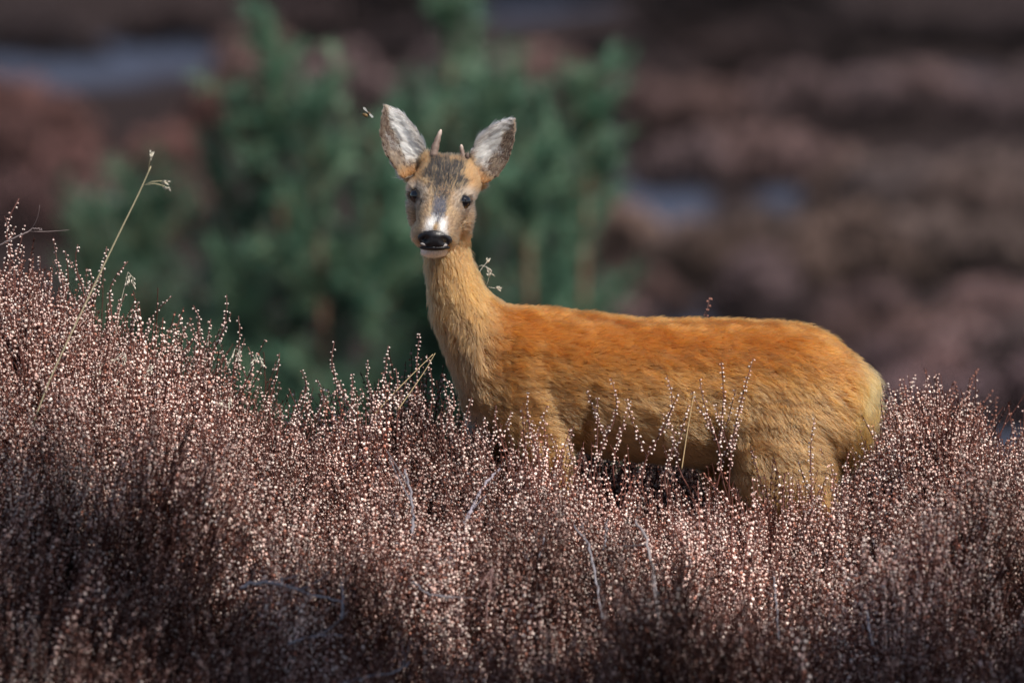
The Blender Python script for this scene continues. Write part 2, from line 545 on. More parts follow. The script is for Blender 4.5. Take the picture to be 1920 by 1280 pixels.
# ------------------------------------------------------------------ the deer
def rings_to_mesh(rings, nseg=36, sub=5, exp=2.2, cap=True):
    """rings: (topx, topy, botx, boty, halfwidth, Ycentre); lofted with Catmull-Rom"""
    A = np.array(rings, float)
    n = len(A)
    Q = []
    for i in range(n - 1):
        p0 = A[max(i - 1, 0)]; p1 = A[i]; p2 = A[i + 1]; p3 = A[min(i + 2, n - 1)]
        for k in range(sub):
            t = k / sub
            Q.append(.5 * ((2 * p1) + (-p0 + p2) * t + (2 * p0 - 5 * p1 + 4 * p2 - p3) * t ** 2 + (-p0 + 3 * p1 - 3 * p2 + p3) * t ** 3))
    Q.append(A[-1])
    Q = np.array(Q)
    th = np.arange(nseg) * 2 * math.pi / nseg
    V = []
    for q in Q:
        top = W(q[0], q[1], q[5]); bot = W(q[2], q[3], q[5])
        c = (top + bot) / 2; u = (top - bot) / 2
        cs, sn = np.cos(th), np.sin(th)
        e = 2 / exp
        a = np.sign(cs) * np.abs(cs) ** e; bb = np.sign(sn) * np.abs(sn) ** e
        V.append(c + a[:, None] * u + bb[:, None] * np.array([0, 1, 0]) * max(q[4], .004))
    V = np.array(V).reshape(-1, 3)
    m = len(Q)
    F = [(i * nseg + j, i * nseg + (j + 1) % nseg, (i + 1) * nseg + (j + 1) % nseg, (i + 1) * nseg + j) for i in range(m - 1) for j in range(nseg)]
    F.append(tuple(range(nseg))[::-1]); F.append(tuple((m - 1) * nseg + j for j in range(nseg)))
    return V, F


def chain(pts, nseg=20, sub=5):
    """pts: (x, y, z, a_lateral, b_other) limb/head loft in world coordinates; lateral axis perpendicular to path"""
    A = np.array(pts, float)
    n = len(A); Q = []
    for i in range(n - 1):
        p0 = A[max(i - 1, 0)]; p1 = A[i]; p2 = A[i + 1]; p3 = A[min(i + 2, n - 1)]
        for k in range(sub):
            t = k / sub
            Q.append(.5 * ((2 * p1) + (-p0 + p2) * t + (2 * p0 - 5 * p1 + 4 * p2 - p3) * t ** 2 + (-p0 + 3 * p1 - 3 * p2 + p3) * t ** 3))
    Q.append(A[-1]); Q = np.array(Q)
    return Q


def chain_mesh(pts, lateral, nseg=22, sub=5, exp=2.0):
    Q = chain(pts, nseg, sub)
    C = Q[:, :3]
    T = np.gradient(C, axis=0); T /= np.linalg.norm(T, axis=1)[:, None]
    lat = np.asarray(lateral, float)
    A = lat - T * (T @ lat)[:, None]; A /= np.linalg.norm(A, axis=1)[:, None]
    B = np.cross(T, A)
    th = np.arange(nseg) * 2 * math.pi / nseg
    e = 2 / exp
    cs = np.sign(np.cos(th)) * np.abs(np.cos(th)) ** e; sn = np.sign(np.sin(th)) * np.abs(np.sin(th)) ** e
    V = (C[:, None] + A[:, None] * cs[None, :, None] * np.maximum(Q[:, 3], .002)[:, None, None] + B[:, None] * sn[None, :, None] * np.maximum(Q[:, 4], .002)[:, None, None]).reshape(-1, 3)
    m = len(Q)
    F = [(i * nseg + j, i * nseg + (j + 1) % nseg, (i + 1) * nseg + (j + 1) % nseg, (i + 1) * nseg + j) for i in range(m - 1) for j in range(nseg)]
    F.append(tuple(range(nseg))[::-1]); F.append(tuple((m - 1) * nseg + j for j in range(nseg)))
    return V, F


def ellipsoid(c, r3, rot=None, n=14):
    V = [(0, 0, 1)]
    for i in range(1, n):
        for j in range(2 * n):
            t = math.pi * i / n; p = math.pi * j / n
            V.append((math.sin(t) * math.cos(p), math.sin(t) * math.sin(p), math.cos(t)))
    V.append((0, 0, -1))
    V = np.array(V) * np.array(r3)
    if rot is not None: V = V @ np.array(Euler(rot).to_matrix()).T
    m = 2 * n
    F = [(0, 1 + j, 1 + (j + 1) % m) for j in range(m)]
    for i in range(n - 2):
        F += [(1 + i * m + j, 1 + (i + 1) * m + j, 1 + (i + 1) * m + (j + 1) % m, 1 + i * m + (j + 1) % m) for j in range(m)]
    l = 1 + (n - 1) * m
    F += [(l, 1 + (n - 2) * m + (j + 1) % m, 1 + (n - 2) * m + j) for j in range(m)]
    return V + np.asarray(c), F


HY = -.035                      # depth of the neck axis where it meets the head
TORSO = [
    (1633, 735, 1634, 775, .012, -.005), (1622, 704, 1624, 810, .055, -.004), (1594, 668, 1602, 850, .088, -.003), (1548, 630, 1562, 885, .112, 0),
    (1490, 611, 1490, 893, .126, 0), (1400, 605, 1400, 884, .130, 0), (1300, 603, 1300, 868, .134, 0), (1200, 601, 1200, 856, .136, 0),
    (1120, 596, 1110, 848, .130, 0), (1050, 585, 1030, 843, .120, 0), (985, 578, 957, 834, .108, -.005), (946, 572, 908, 812, .098, -.01),
    (921, 558, 876, 770, .086, -.014), (904, 538, 858, 715, .072, -.018), (890, 508, 834, 652, .062, -.022), (879, 478, 815, 598, .055, -.027),
    (873, 452, 806, 543, .050, -.031), (870, 428, 801, 492, .047, HY), (868, 402, 802, 444, .042, HY), (860, 372, 812, 402, .030, HY)]
pieces = []          # (V, F, part id)
pieces.append((*rings_to_mesh(TORSO), 0))


def wl_(px, py, Y, a, b_):
    p = W(px, py, Y); return (p[0], p[1], p[2], a, b_)


# shoulder and haunch masses
for s in (-1, 1):
    pieces.append((*ellipsoid(W(995, 735, s * .070), (.088, .052, .125), (0, R(-12), 0)), 0))
    pieces.append((*ellipsoid(W(1475, 775, s * .068), (.125, .064, .125), (0, R(20), 0)), 0))
# legs (ground at z=0)
def leg(pts, s):
    return chain_mesh([wl_(px, py, s * y, a, b_) for px, py, y, a, b_ in pts], (1, 0, 0))


for s in (-1, 1):
    fx = 0 if s < 0 else -75
    pieces.append((*leg([(1000 + fx, 720, .085, .055, .035), (1012 + fx, 800, .085, .056, .036), (1030 + fx, 870, .082, .042, .032), (1040 + fx, 940, .078, .028, .026),
                         (1042 + fx, 1010, .075, .022, .021), (1040 + fx, 1040, .074, .018, .018), (1040 + fx, 1130, .072, .0125, .0125), (1036 + fx, 1170, .071, .016, .016),
                         (1028 + fx, 1192, .07, .014, .014), (1020 + fx, 1212, .07, .022, .017)], s), 4))
    hx = 0 if s < 0 else -60
    pieces.append((*leg([(1470 + hx, 760, .085, .10, .05), (1462 + hx, 850, .088, .098, .052), (1490 + hx, 915, .085, .085, .046), (1530 + hx, 965, .08, .052, .035),
                         (1560 + hx, 1005, .076, .030, .024), (1568 + hx, 1030, .075, .024, .020), (1560 + hx, 1110, .074, .015, .014), (1553 + hx, 1165, .073, .017, .016),
                         (1545 + hx, 1190, .072, .015, .014), (1537 + hx, 1212, .072, .022, .017)], s), 4))

# head, facing the camera: d = metres towards the camera from the neck plane
def hp(px, py, d, a, b_):
    return wl_(px, py, HY - d, a, b_)


LAT = np.array([math.cos(R(7)), 0, -math.sin(R(7))])       # head is rolled about 7 degrees
pieces.append((*chain_mesh([hp(847, 338, -.055, .020, .022), hp(845, 340, -.035, .042, .038), hp(842, 341, -.005, .053, .047), hp(838, 347, .025, .057, .050),
                            hp(833, 362, .050, .055, .047), hp(828, 383, .074, .0475, .041), hp(823, 404, .096, .041, .037), hp(819, 424, .116, .037, .034),
                            hp(816, 440, .132, .034, .030), hp(815, 449, .142, .028, .024), hp(814, 453, .147, .016, .014)], LAT, exp=2.2), 1))
for u in (-1, 1):
    # cheeks, brows, lips
    pieces.append((*ellipsoid(W(826 + u * 36, 398 + u * 4, HY - .022), (.024, .045, .045)), 1))
    pieces.append((*ellipsoid(W(827 + u * 42, 362 + u * 5, HY - .040), (.019, .028, .020)), 1))
    pieces.append((*ellipsoid(W(816 + u * 23, 440 + u * 2.5, HY - .110), (.021, .034, .023)), 1))
    pieces.append((*ellipsoid(W(838 + u * 27, 309 + u * 3, HY - .008), (.019, .022, .018)), 1))
pieces.append((*ellipsoid(W(814.5, 467.5, HY - .108), (.0245, .036, .0125)), 1))
pieces.append((*ellipsoid(W(828, 428, HY - .030), (.040, .070, .034)), 1))
pieces.append((*ellipsoid(W(836, 425, HY - .005), (.046, .050, .060)), 1))


def ear(Lp, Rp, seed, lean, cupk, tilt):
    nu, nv = 26, 17
    L = np.array(Lp, float); Rr = np.array(Rp, float)
    tt = np.linspace(0, 1, len(L)); t = np.linspace(0, 1, nu)
    Lx = np.stack([np.interp(t, tt, L[:, 0]), np.interp(t, tt, L[:, 1])], -1)
    Rx = np.stack([np.interp(t, tt, Rr[:, 0]), np.interp(t, tt, Rr[:, 1])], -1)
    for _ in range(2):
        Lx[1:-1] = (Lx[:-2] + 2 * Lx[1:-1] + Lx[2:]) / 4; Rx[1:-1] = (Rx[:-2] + 2 * Rx[1:-1] + Rx[2:]) / 4
    cm = (Lx + Rx) / 2
    grow = (1 + .10 * np.sin(np.pi * np.clip(t, 0, 1)))[:, None]
    Lx = cm + (Lx - cm) * grow; Rx = cm + (Rx - cm) * grow
    front = np.zeros((nu, nv, 3)); back = np.zeros((nu, nv, 3))
    for i in range(nu):
        wpx = np.linalg.norm(Rx[i] - Lx[i])
        for j in range(nv):
            v = j / (nv - 1) * 2 - 1
            vv = math.sin(v * math.pi / 2)
            p = Lx[i] + (Rx[i] - Lx[i]) * (vv + 1) / 2
            cup = cupk * wpx * (1 - vv * vv) + tilt * vv
            d = .030 - .045 * t[i] * lean - cup - .012 * (1 - t[i]) ** 2
            front[i, j] = W(p[0], p[1], HY - d)
            c = (Lx[i] + Rx[i]) / 2
            p2 = c + (p - c) * .985
            back[i, j] = W(p2[0], p2[1], HY - d + .0085)
    V = np.concatenate([front.reshape(-1, 3), back.reshape(-1, 3)])
    o = nu * nv
    F = []
    for i in range(nu - 1):
        for j in range(nv - 1):
            a = i * nv + j
            F.append((a, a + 1, a + nv + 1, a + nv)); F.append((o + a, o + a + nv, o + a + nv + 1, o + a + 1))
    bd = [(i, 0) for i in range(nu)] + [(nu - 1, j) for j in range(1, nv)] + [(i, nv - 1) for i in range(nu - 2, -1, -1)] + [(0, j) for j in range(nv - 2, 0, -1)]
    for k in range(len(bd)):
        a = bd[k][0] * nv + bd[k][1]; b2 = bd[(k + 1) % len(bd)]; b2 = b2[0] * nv + b2[1]
        F.append((a, b2, o + b2, o + a))
    uv = np.array([[t[i], j / (nv - 1) * 2 - 1] for i in range(nu) for j in range(nv)])
    return V, F, front.reshape(-1, 3), back.reshape(-1, 3), uv


EARL = ear([(757, 338), (740, 314), (724, 286), (715, 252), (715, 216), (721, 198)], [(800, 316), (801, 292), (790, 263), (773, 233), (750, 209), (725, 197)], 1, .5, .00022, .010)
EARR = ear([(878, 320), (880, 293), (894, 262), (916, 240), (942, 225), (961, 222)], [(906, 348), (929, 333), (949, 305), (962, 269), (967, 240), (964, 223)], 2, .5, .00030, .002)
pieces.append((EARL[0], EARL[1], 2)); pieces.append((EARR[0], EARR[1], 3))
pieces.append((*ellipsoid(W(783, 326, HY + .036), (.026, .018, .020), (0, R(25), 0)), 1))
pieces.append((*ellipsoid(W(889, 336, HY + .036), (.024, .018, .019), (0, R(-25), 0)), 1))

allV, allF, off = [], [], 0
for V, F, pid in pieces:
    allV.append(V); allF += [tuple(i + off for i in f) for f in F]; off += len(V)
raw = mesh_np('raw', np.concatenate(allV), allF)
bmx = bmesh.new(); bmx.from_mesh(raw); bmesh.ops.recalc_face_normals(bmx, faces=bmx.faces); bmx.to_mesh(raw); bmx.free()
tmp = bpy.data.objects.new('tmp', raw)
SC.collection.objects.link(tmp)
md = tmp.modifiers.new('r', 'REMESH'); md.mode = 'VOXEL'; md.voxel_size = .0036; md.use_smooth_shade = True
md = tmp.modifiers.new('s', 'SMOOTH'); md.factor = .5; md.iterations = 7
dg = bpy.context.evaluated_depsgraph_get()
body_me = bpy.data.meshes.new_from_object(tmp.evaluated_get(dg))
bpy.data.objects.remove(tmp); bpy.data.meshes.remove(raw)
nV = len(body_me.vertices)
BV = np.zeros(nV * 3); body_me.vertices.foreach_get('co', BV); BV = BV.reshape(-1, 3)
body_me.calc_loop_triangles()
T3 = np.zeros(len(body_me.loop_triangles) * 3, np.int32); body_me.loop_triangles.foreach_get('vertices', T3); T3 = T3.reshape(-1, 3)
print('deer body verts', nV, 'tris', len(T3))

# soft tissue modulation of the trunk: gentle hollows so the coat does not look like a tube
BN = np.zeros(nV * 3); body_me.vertex_normals.foreach_get('vector', BN); BN = BN.reshape(-1, 3)
vx, vy = to_px(BV)
disp = np.zeros(nV)
front_side = BN[:, 1] < 0


def dent(cx, cy, rx, ry, amt, rot=0.0):
    c, s_ = math.cos(rot), math.sin(rot)
    dx = (vx - cx); dy = (vy - cy)
    a = (dx * c + dy * s_) / rx; b2 = (-dx * s_ + dy * c) / ry
    return amt * np.exp(-(a * a + b2 * b2))


trunk = vx > 900
disp += trunk * (dent(1085, 800, 14, 75, -.016, R(8)) + dent(1290, 700, 110, 70, -.006) + dent(1340, 850, 26, 70, -.016, R(-20)) + dent(1110, 600, 35, 22, .004)
                 + dent(1560, 700, 50, 35, .006) + dent(1590, 735, 30, 40, -.005) + dent(930, 640, 40, 70, -.007, R(20)) + dent(1200, 760, 120, 70, .005))
BV = BV + BN * disp[:, None]
body_me.vertices.foreach_set('co', BV.ravel()); body_me.update()
bvh = BVHTree.FromPolygons([tuple(v) for v in BV], [tuple(t) for t in T3.tolist()])


def hit(px, py):
    d = W(px, py, 0) - CAM
    d /= np.linalg.norm(d)
    h = bvh.ray_cast(Vector(CAM), Vector(d))
    return np.array(h[0]), np.array(h[1])


EYES = []
for px, py in ((780, 368), (871, 378)):
    h, n = hit(px, py)
    EYES.append((h, n))

# part lookup for any point near the body
kd = kdtree.KDTree(sum(len(p[0]) for p in pieces if p[2] in (0, 1, 4)) + 4 * 26 * 17)
info = []
for V, F, pid in pieces:
    if pid in (0, 1, 4):
        for v in V:
            kd.insert(v, len(info)); info.append((pid, 0, 0, 0))
for E, pid in ((EARL, 2), (EARR, 3)):
    for arr, inner in ((E[2], 1), (E[3], 0)):
        for v, (u_, v_) in zip(arr, E[4]):
            kd.insert(v, len(info)); info.append((pid, u_, v_, inner))
kd.balance()
info = np.array(info)


def lookup(P):
    return info[[kd.find(p)[1] for p in P]]


fine = Noise(61, .006); mid = Noise(62, .03); mid2 = Noise(63, .06); big = Noise(64, .16)


def mix(a, b_, t):
    t = np.asarray(t)[..., None]
    return a * (1 - t) + np.asarray(b_) * t


def coat(P, Nn, inf):
    """fur colour and length, painted on the animal in its own landmarks"""
    x, y = to_px(P)
    n = len(P)
    pid = inf[:, 0]
    nf, nm, nb = fine(P), mid(P), big(P)
    # ---- trunk
    ORANGE = np.array([.335, .108, .014]); TAN = np.array([.315, .133, .033]); GREY = np.array([.29, .146, .054]); DARK = np.array([.20, .070, .014])
    back_y = np.interp(x, [880, 920, 960, 1100, 1300, 1500, 1560, 1620, 1650], [500, 560, 570, 585, 592, 600, 622, 670, 720])
    depth = (y - back_y)
    c = mix(np.tile(ORANGE, (n, 1)), TAN, sstep(30, 130, depth + 22 * nm))
    c = mix(c, GREY, sstep(85, 200, depth + 30 * nm) * .9)
    # darker saddle streaks on the loin and shoulder
    c = mix(c, DARK, .85 * np.exp(-(((x - 1360) / 150) ** 2 + ((depth - 70) / 22) ** 2)) * (.6 + .5 * nm).clip(0, 1))
    c = mix(c, DARK, .80 * np.exp(-(((x - 1560) / 55) ** 2 + ((y - 690) / 24) ** 2)) * (.8 + .4 * nm).clip(0, 1))
    c = mix(c, DARK, .35 * np.exp(-(((x - 1105) / 60) ** 2 + ((depth - 30) / 18) ** 2)))
    # inner haunch lighter, rump patch cream
    c = mix(c, [.36, .185, .075], .6 * np.exp(-(((x - 1450) / 90) ** 2 + ((y - 880) / 60) ** 2)))
    c = mix(c, [.58, .30, .085], sstep(1580, 1622, x + 10 * nm) * sstep(650, 715, y) * sstep(920, 820, y))
    c = mix(c, [.46, .22, .065], .6 * sstep(1560, 1620, x + 10 * nm) * sstep(720, 780, y))
    # neck
    nk = sstep(985, 900, x + (y - 560) * .25)
    neck = mix(np.tile(np.array([.34, .168, .056]), (n, 1)), [.17, .090, .040], sstep(520, 720, y + 25 * nm) * .8)  # browner lower neck, with some of its shade put into the coat colour
    neck = mix(neck, [.40, .175, .040], sstep(850, 890, x) * sstep(620, 520, y))
    neck = mix(neck, [.34, .16, .06], .55 * np.exp(-(((x - 812) / 34) ** 2 + ((y - 505) / 22) ** 2)))
    neck = mix(neck, [.58, .50, .42], sstep(755, 800, y) * sstep(930, 890, x))
    c = mix(c, neck, nk)
    # legs
    leg_ = (pid == 4) & (y > 880)
    c = np.where(leg_[:, None], mix(c, mix(np.tile(np.array([.40, .18, .055]), (n, 1)), [.20, .11, .06], sstep(940, 1100, y)), sstep(890, 990, y)), c)
    # ---- head
    mx, my = 838., 300.
    ax = np.array([815 - 838., 447 - 300.]); Lm = np.linalg.norm(ax); ax /= Lm
    v = (x - mx) * ax[0] + (y - my) * ax[1]
    u = (x - mx) * ax[1] - (y - my) * ax[0]
    h = np.tile(np.array([.54, .33, .165]), (n, 1))
    h = mix(h, [.52, .25, .095], sstep(75, 35, v) * .9)
    h = mix(h, [.34, .21, .11], .55 * sstep(26, 44, np.abs(u)) * sstep(40, 70, v) * sstep(140, 110, v) * (.5 + .5 * nf).clip(0, 1))
    # pale round the eyes
    for k, (ex, ey) in enumerate(((780, 368), (871, 378))):
        rr = np.hypot((x - ex) / 1.05, (y - ey))
        h = mix(h, [.50, .42, .34], .8 * sstep(30, 16, rr))
        h = mix(h, [.025, .018, .016], sstep(11.5, 10.5, np.hypot((x - ex) / .95, (y - ey))))
        # dark tear line from the inner corner
        sx = 1 if k == 0 else -1
        lx_ = ex + sx * 12 - sx * (y - ey - 10) * .32
        h = mix(h, [.05, .035, .03], (1. if k == 0 else .8) * np.exp(-((x - lx_) / 3.4) ** 2) * sstep(ey + 2, ey + 8, y) * sstep(ey + 38, ey + 28, y))
    dice = np.random.default_rng(n).random(n)

    def fleck(h_, col_, w_):
        return np.where((dice < w_)[:, None], np.asarray(col_), h_)
    h = h * np.array([.58, .58, .58])
    spk = (.82 + .4 * nf).clip(0, 1)
    spk2 = (.9 + .45 * fine(P * 1.7 + 3)).clip(0, 1)
    h = fleck(h, [.010, .008, .008], np.clip(1.25 * sstep(1.5, .6, np.hypot(u / 33, (v - 31) / 26) + .28 * nm), 0, 1) * spk2 * .96)
    h = fleck(h, [.030, .022, .018], .95 * sstep(30, 12, np.abs(u) * np.interp(v, [40, 90], [.9, 1.6])) * sstep(40, 60, v) * sstep(104, 88, v) * spk)
    h = fleck(h, [.040, .040, .055], .95 * sstep(16, 8, np.abs(u)) * sstep(66, 80, v) * sstep(128, 116, v) * (spk * .5 + .5))
    h = mix(h, [.80, .78, .77], sstep(25, 11, np.abs(u)) * sstep(105, 120, v + 5 * nf) * sstep(.5, 7, np.abs(u) + 2 * nf) * (v < 140))
    h = fleck(h, [.12, .065, .032], .38 * sstep(45, 80, v) * sstep(150, 120, v) * sstep(12, 24, np.abs(u)))
    # white lips and chin
    h = mix(h, [.95, .93, .90], sstep(27, 22, np.abs(x - 814)) * sstep(458, 463, y) * (y < 485) * (P[:, 1] < HY - .05))
    h = mix(h, [.55, .36, .19], sstep(440, 452, y) * sstep(30, 38, np.abs(x - 815)))
    h = mix(h, neck, sstep(HY - .045, HY - .01, P[:, 1]) * sstep(425, 450, y))
    c = np.where((pid == 1)[:, None], h, c)
    # ---- ears: uv (u base->tip, v -1..1 across), inner / outer side
    er = (pid == 2) | (pid == 3)
    eu, ev, inn = inf[:, 1], inf[:, 2], inf[:, 3]
    lat = np.where(pid == 2, -ev, ev)          # +1 at the outer rim
    BR = np.array([.115, .072, .045])
    e = np.tile(np.array([.30, .225, .16]), (n, 1))
    e = mix(e, [.95, .93, .90], sstep(.30, -.05, lat + .35 * nm + .5 * sstep(.55, 1., eu)) * sstep(.12, .25, eu) * .95)
    e = mix(e, BR, (.45 + .5 * nf).clip(0, 1) * sstep(.05, .45, lat))
    e = mix(e, BR * .7, .95 * sstep(.60, .82, np.abs(ev)))
    e = mix(e, [.26, .13, .055], sstep(.22, .08, eu))
    e = mix(e, [.55, .48, .40], .8 * sstep(.93, 1.0, np.abs(ev)) * (lat > 0))
    out_c = np.tile(np.array([.33, .21, .12]), (n, 1))
    out_c = mix(out_c, [.75, .66, .54], sstep(.45, .1, eu) * .8)
    e = np.where((inn > .5)[:, None], e, out_c)
    c = np.where(er[:, None], e, c)
    # ---- lengths
    ln = np.full(n, .022)
    ln = np.where(depth < 30, .019, ln)
    ln = ln + .012 * sstep(1570, 1630, x) + .010 * sstep(1500, 1580, x) * sstep(640, 690, y)
    ln = ln * (1 - nk) + nk * .021
    ln = np.where(leg_, .024 - .013 * sstep(890, 980, y), ln)
    hl = np.full(n, .0085) + .006 * sstep(60, 30, v) + .010 * sstep(40, 55, np.abs(u)) * sstep(20, 50, v) * sstep(150, 90, v) * .5
    hl = np.where(sstep(HY - .07, HY - .02, P[:, 1]) > .5, np.maximum(hl, .013), hl)
    ln = np.where(pid == 1, hl, ln)
    el = np.where(inn > .5, .008 + .016 * sstep(.2, -.3, lat) * sstep(.1, .25, eu) * sstep(.98, .7, eu), .007 + .016 * sstep(.35, .05, eu))
    el = np.where(np.abs(ev) > .9, .006, el)
    ln = np.where(er, el, ln)
    bald = np.zeros(n, bool)
    for (eh, en) in EYES:
        bald |= np.linalg.norm(P - eh, axis=1) < .0130
    return c, ln, bald, (u, v, nk, er, eu, ev, lat, leg_, depth, x, y)


# skin with the coat's colour
vinf = lookup(BV)
vc, _, _, _ = coat(BV, BN, vinf)
ca = body_me.attributes.new('col', 'FLOAT_COLOR', 'POINT')
cc = np.ones((nV, 4), np.float32); cc[:, :3] = vc * .72
_in = (vinf[:, 3] > .5) & (vinf[:, 1] > .15)
cc[_in, :3] = cc[_in, :3] * .12 + np.array([.055, .035, .028])
ca.data.foreach_set('color', cc.ravel())
deer = empty('roe_deer', tuple(np.array([float(W(1280, 1200, 0)[0]), 0, 0])))
tag(deer, 'young russet roe deer buck standing in heather with head turned to look out', 'deer')
skin_mat = mat_attr('deer_skin', rough=.85, spec=.15, vary=0)
body_me.materials.clear(); body_me.materials.append(skin_mat)
body_me.polygons.foreach_set('use_smooth', [True] * len(body_me.polygons))
body = link(bpy.data.objects.new('body', body_me), deer)

# ---- fur
tv = BV[T3]
cross = np.cross(tv[:, 1] - tv[:, 0], tv[:, 2] - tv[:, 0])
area = np.linalg.norm(cross, axis=1) / 2
tc_ = tv.mean(1)
tpx, tpy = to_px(tc_)
tn = cross / (np.linalg.norm(cross, axis=1)[:, None] + 1e-12)
dens = np.full(len(T3), 1.0)
tinf = vinf[T3[:, 0]]
dens = np.where(tinf[:, 0] == 1, 5.0, dens)
dens = np.where(tinf[:, 0] >= 2, 3.4, dens)
dens = np.where((tinf[:, 0] == 4) | (tinf[:, 0] == 0), 1.25, dens)
dens = np.where(tpy > 980, .25, dens)
dens *= np.where(tn[:, 1] > .35, .45, 1.0)
NH = 380000
wgt = area * dens
fi = rng.choice(len(T3), NH, p=wgt / wgt.sum())
r1 = np.sqrt(rng.random(NH)); r2 = rng.random(NH)
bc = np.stack([1 - r1, r1 * (1 - r2), r1 * r2], -1)
HPos = (tv[fi] * bc[..., None]).sum(1)
HN = (BN[T3[fi]] * bc[..., None]).sum(1); HN /= np.linalg.norm(HN, axis=1)[:, None]
Hinf = lookup(HPos)
HC, HL, bald, (hu, hv, hnk, her, heu, hev, hlat, hleg, hdep, hx, hy) = coat(HPos, HN, Hinf)
keep = ~bald
# flow field
flow = np.zeros((NH, 3))
tr = np.array([1.0, 0, -.16])
flow[:] = tr
slope = sstep(40, 200, hdep)
flow[:, 2] -= .12 * slope
hw = np.exp(-(((hx - 1480) / 110) ** 2 + ((hy - 800) / 90) ** 2))
flow += hw[:, None] * np.array([-.2, 0, -.75])
rump = sstep(1570, 1630, hx)
flow += rump[:, None] * np.array([-.45, -.1, -1.2])
nkd = np.stack([.18 + .9 * sstep(650, 800, hy), 0 * hx - .10, -1.0 + 0 * hx], -1)
flow = flow * (1 - hnk[:, None]) + nkd * hnk[:, None]
flow[hleg] = (0.05, 0, -1)
isH = Hinf[:, 0] == 1
nose_p = W(815, 445, HY - .15)
hd = HPos - nose_p; hd /= np.linalg.norm(hd, axis=1)[:, None]
hd[:, 1] += .5; hd[:, 2] -= .0
jaw = sstep(425, 460, hy)
hd = hd * (1 - jaw[:, None]) + np.stack([.05 + 0 * hx, .35 + 0 * hx, -1 + 0 * hx], -1) * jaw[:, None]
flow[isH] = hd[isH]
for E, pid, tipd in ((EARL, 2, W(722, 197, 0) - W(778, 325, 0)), (EARR, 3, W(963, 222, 0) - W(892, 332, 0))):
    s_ = Hinf[:, 0] == pid
    td = tipd / np.linalg.norm(tipd)
    outw = np.array([-1., 0, .1]) if pid == 2 else np.array([1., 0, .1])
    med = sstep(.2, -.3, hlat)[:, None]
    flow[s_] = (td * (.9 - .3 * med) + outw * (.2 + .75 * med))[s_] + (.35 * np.stack([mid(HPos * 1.5), 0 * hx, mid(HPos * 1.5 + 9)], -1))[s_]
wob = np.stack([mid(HPos), mid2(HPos), mid(HPos + 5)], -1)
tuft = np.stack([mid2(HPos + 2), mid2(HPos + 7), mid2(HPos + 12)], -1)
hs = np.where(isH | her, .12, .26)
flow += wob * hs[:, None] + tuft * (hs * .8)[:, None] + rng.normal(0, .16, (NH, 3)) * np.where(isH, .7, 1.)[:, None]
tang = flow - HN * (flow * HN).sum(1)[:, None]
tang /= np.linalg.norm(tang, axis=1)[:, None] + 1e-9
lift = np.where(isH, .30, np.where(her, .42, .34 + .10 * mid2(HPos + 20)))
lift = np.where(hnk > .5, .26, lift)
lift = lift + .5 * sstep(22, 0, hdep) * (~isH) * (~her) * (1 - hnk)
lift = np.clip(lift + rng.normal(0, .08, NH), .06, 1.0)
stray = rng.random(NH) < .10
lift = np.where(stray & ~her, lift + .45, lift)
HL = HL * np.where(stray, 1.15, 1.0) * rng.uniform(.65, 1.2, NH) * (1 + .22 * np.clip(mid2(HPos + 30), -1, 1))
NP = 5
s = np.linspace(0, 1, NP)
PTS = np.zeros((NH, NP, 3))
d0 = HN * lift[:, None] * 1.5 + tang; d0 /= np.linalg.norm(d0, axis=1)[:, None]
d1 = HN * lift[:, None] * .35 + tang; d1 /= np.linalg.norm(d1, axis=1)[:, None]
for k in range(NP):
    PTS[:, k] = HPos - HN * .0008 + HL[:, None] * (d0 * (s[k] - .5 * s[k] ** 2) + d1 * .5 * s[k] ** 2 * 1.0 + d1 * .0)
# clumping: tips drawn to the mean of a jittered cell
cell = np.where(her, .011, np.where(isH, .005, .010))
jit = HPos + .4 * cell[:, None] * np.stack([fine(HPos), fine(HPos + 3), fine(HPos + 6)], -1)
key = np.floor(jit / cell[:, None]).astype(np.int64)
kid = key[:, 0] * 73856093 ^ key[:, 1] * 19349663 ^ key[:, 2] * 83492791
_, inv = np.unique(kid, return_inverse=True)
cnt = np.bincount(inv)
tipm = np.stack([np.bincount(inv, PTS[:, -1, k]) / cnt for k in range(3)], -1)[inv]
cl = np.where(her, .6, np.where(isH, .25, .42)) * rng.uniform(.5, 1.2, NH)
for k in range(1, NP):
    PTS[:, k] += (tipm - PTS[:, -1]) * (cl * s[k] ** 1.6)[:, None]
ctone = np.random.default_rng(5).normal(0, .10, len(cnt))[inv]
HC = HC * (1 + ctone + rng.normal(0, .17, NH))[:, None].clip(.4, 1.7)
PTS = PTS[keep]; HC = HC[keep]; isHk = (isH | her)[keep]
nh = len(PTS)
hc = bpy.data.hair_curves.new('fur')
hc.add_curves([NP] * nh)
hc.position_data.foreach_set('vector', PTS.astype(np.float32).ravel())
ra = hc.attributes.new('radius', 'FLOAT', 'POINT')
rr_ = np.where(isHk, .00032, .00045)[:, None] * np.array([1, 1, .85, .6, .2])[None]
ra.data.foreach_set('value', rr_.astype(np.float32).ravel())
ca = hc.attributes.new('col', 'FLOAT_COLOR', 'CURVE')
c4 = np.ones((nh, 4), np.float32); c4[:, :3] = HC
ca.data.foreach_set('color', c4.ravel())
fm = bpy.data.materials.new('fur'); fm.use_nodes = True
nt = fm.node_tree; nt.nodes.clear()
at = nt.nodes.new('ShaderNodeAttribute'); at.attribute_name = 'col'
hb = nt.nodes.new('ShaderNodeBsdfHairPrincipled')
hb.model = 'CHIANG'; hb.parametrization = 'COLOR'
hb.inputs['Roughness'].default_value = .45
hb.inputs['Radial Roughness'].default_value = .6
hb.inputs['Coat'].default_value = 0.0
om = nt.nodes.new('ShaderNodeOutputMaterial')
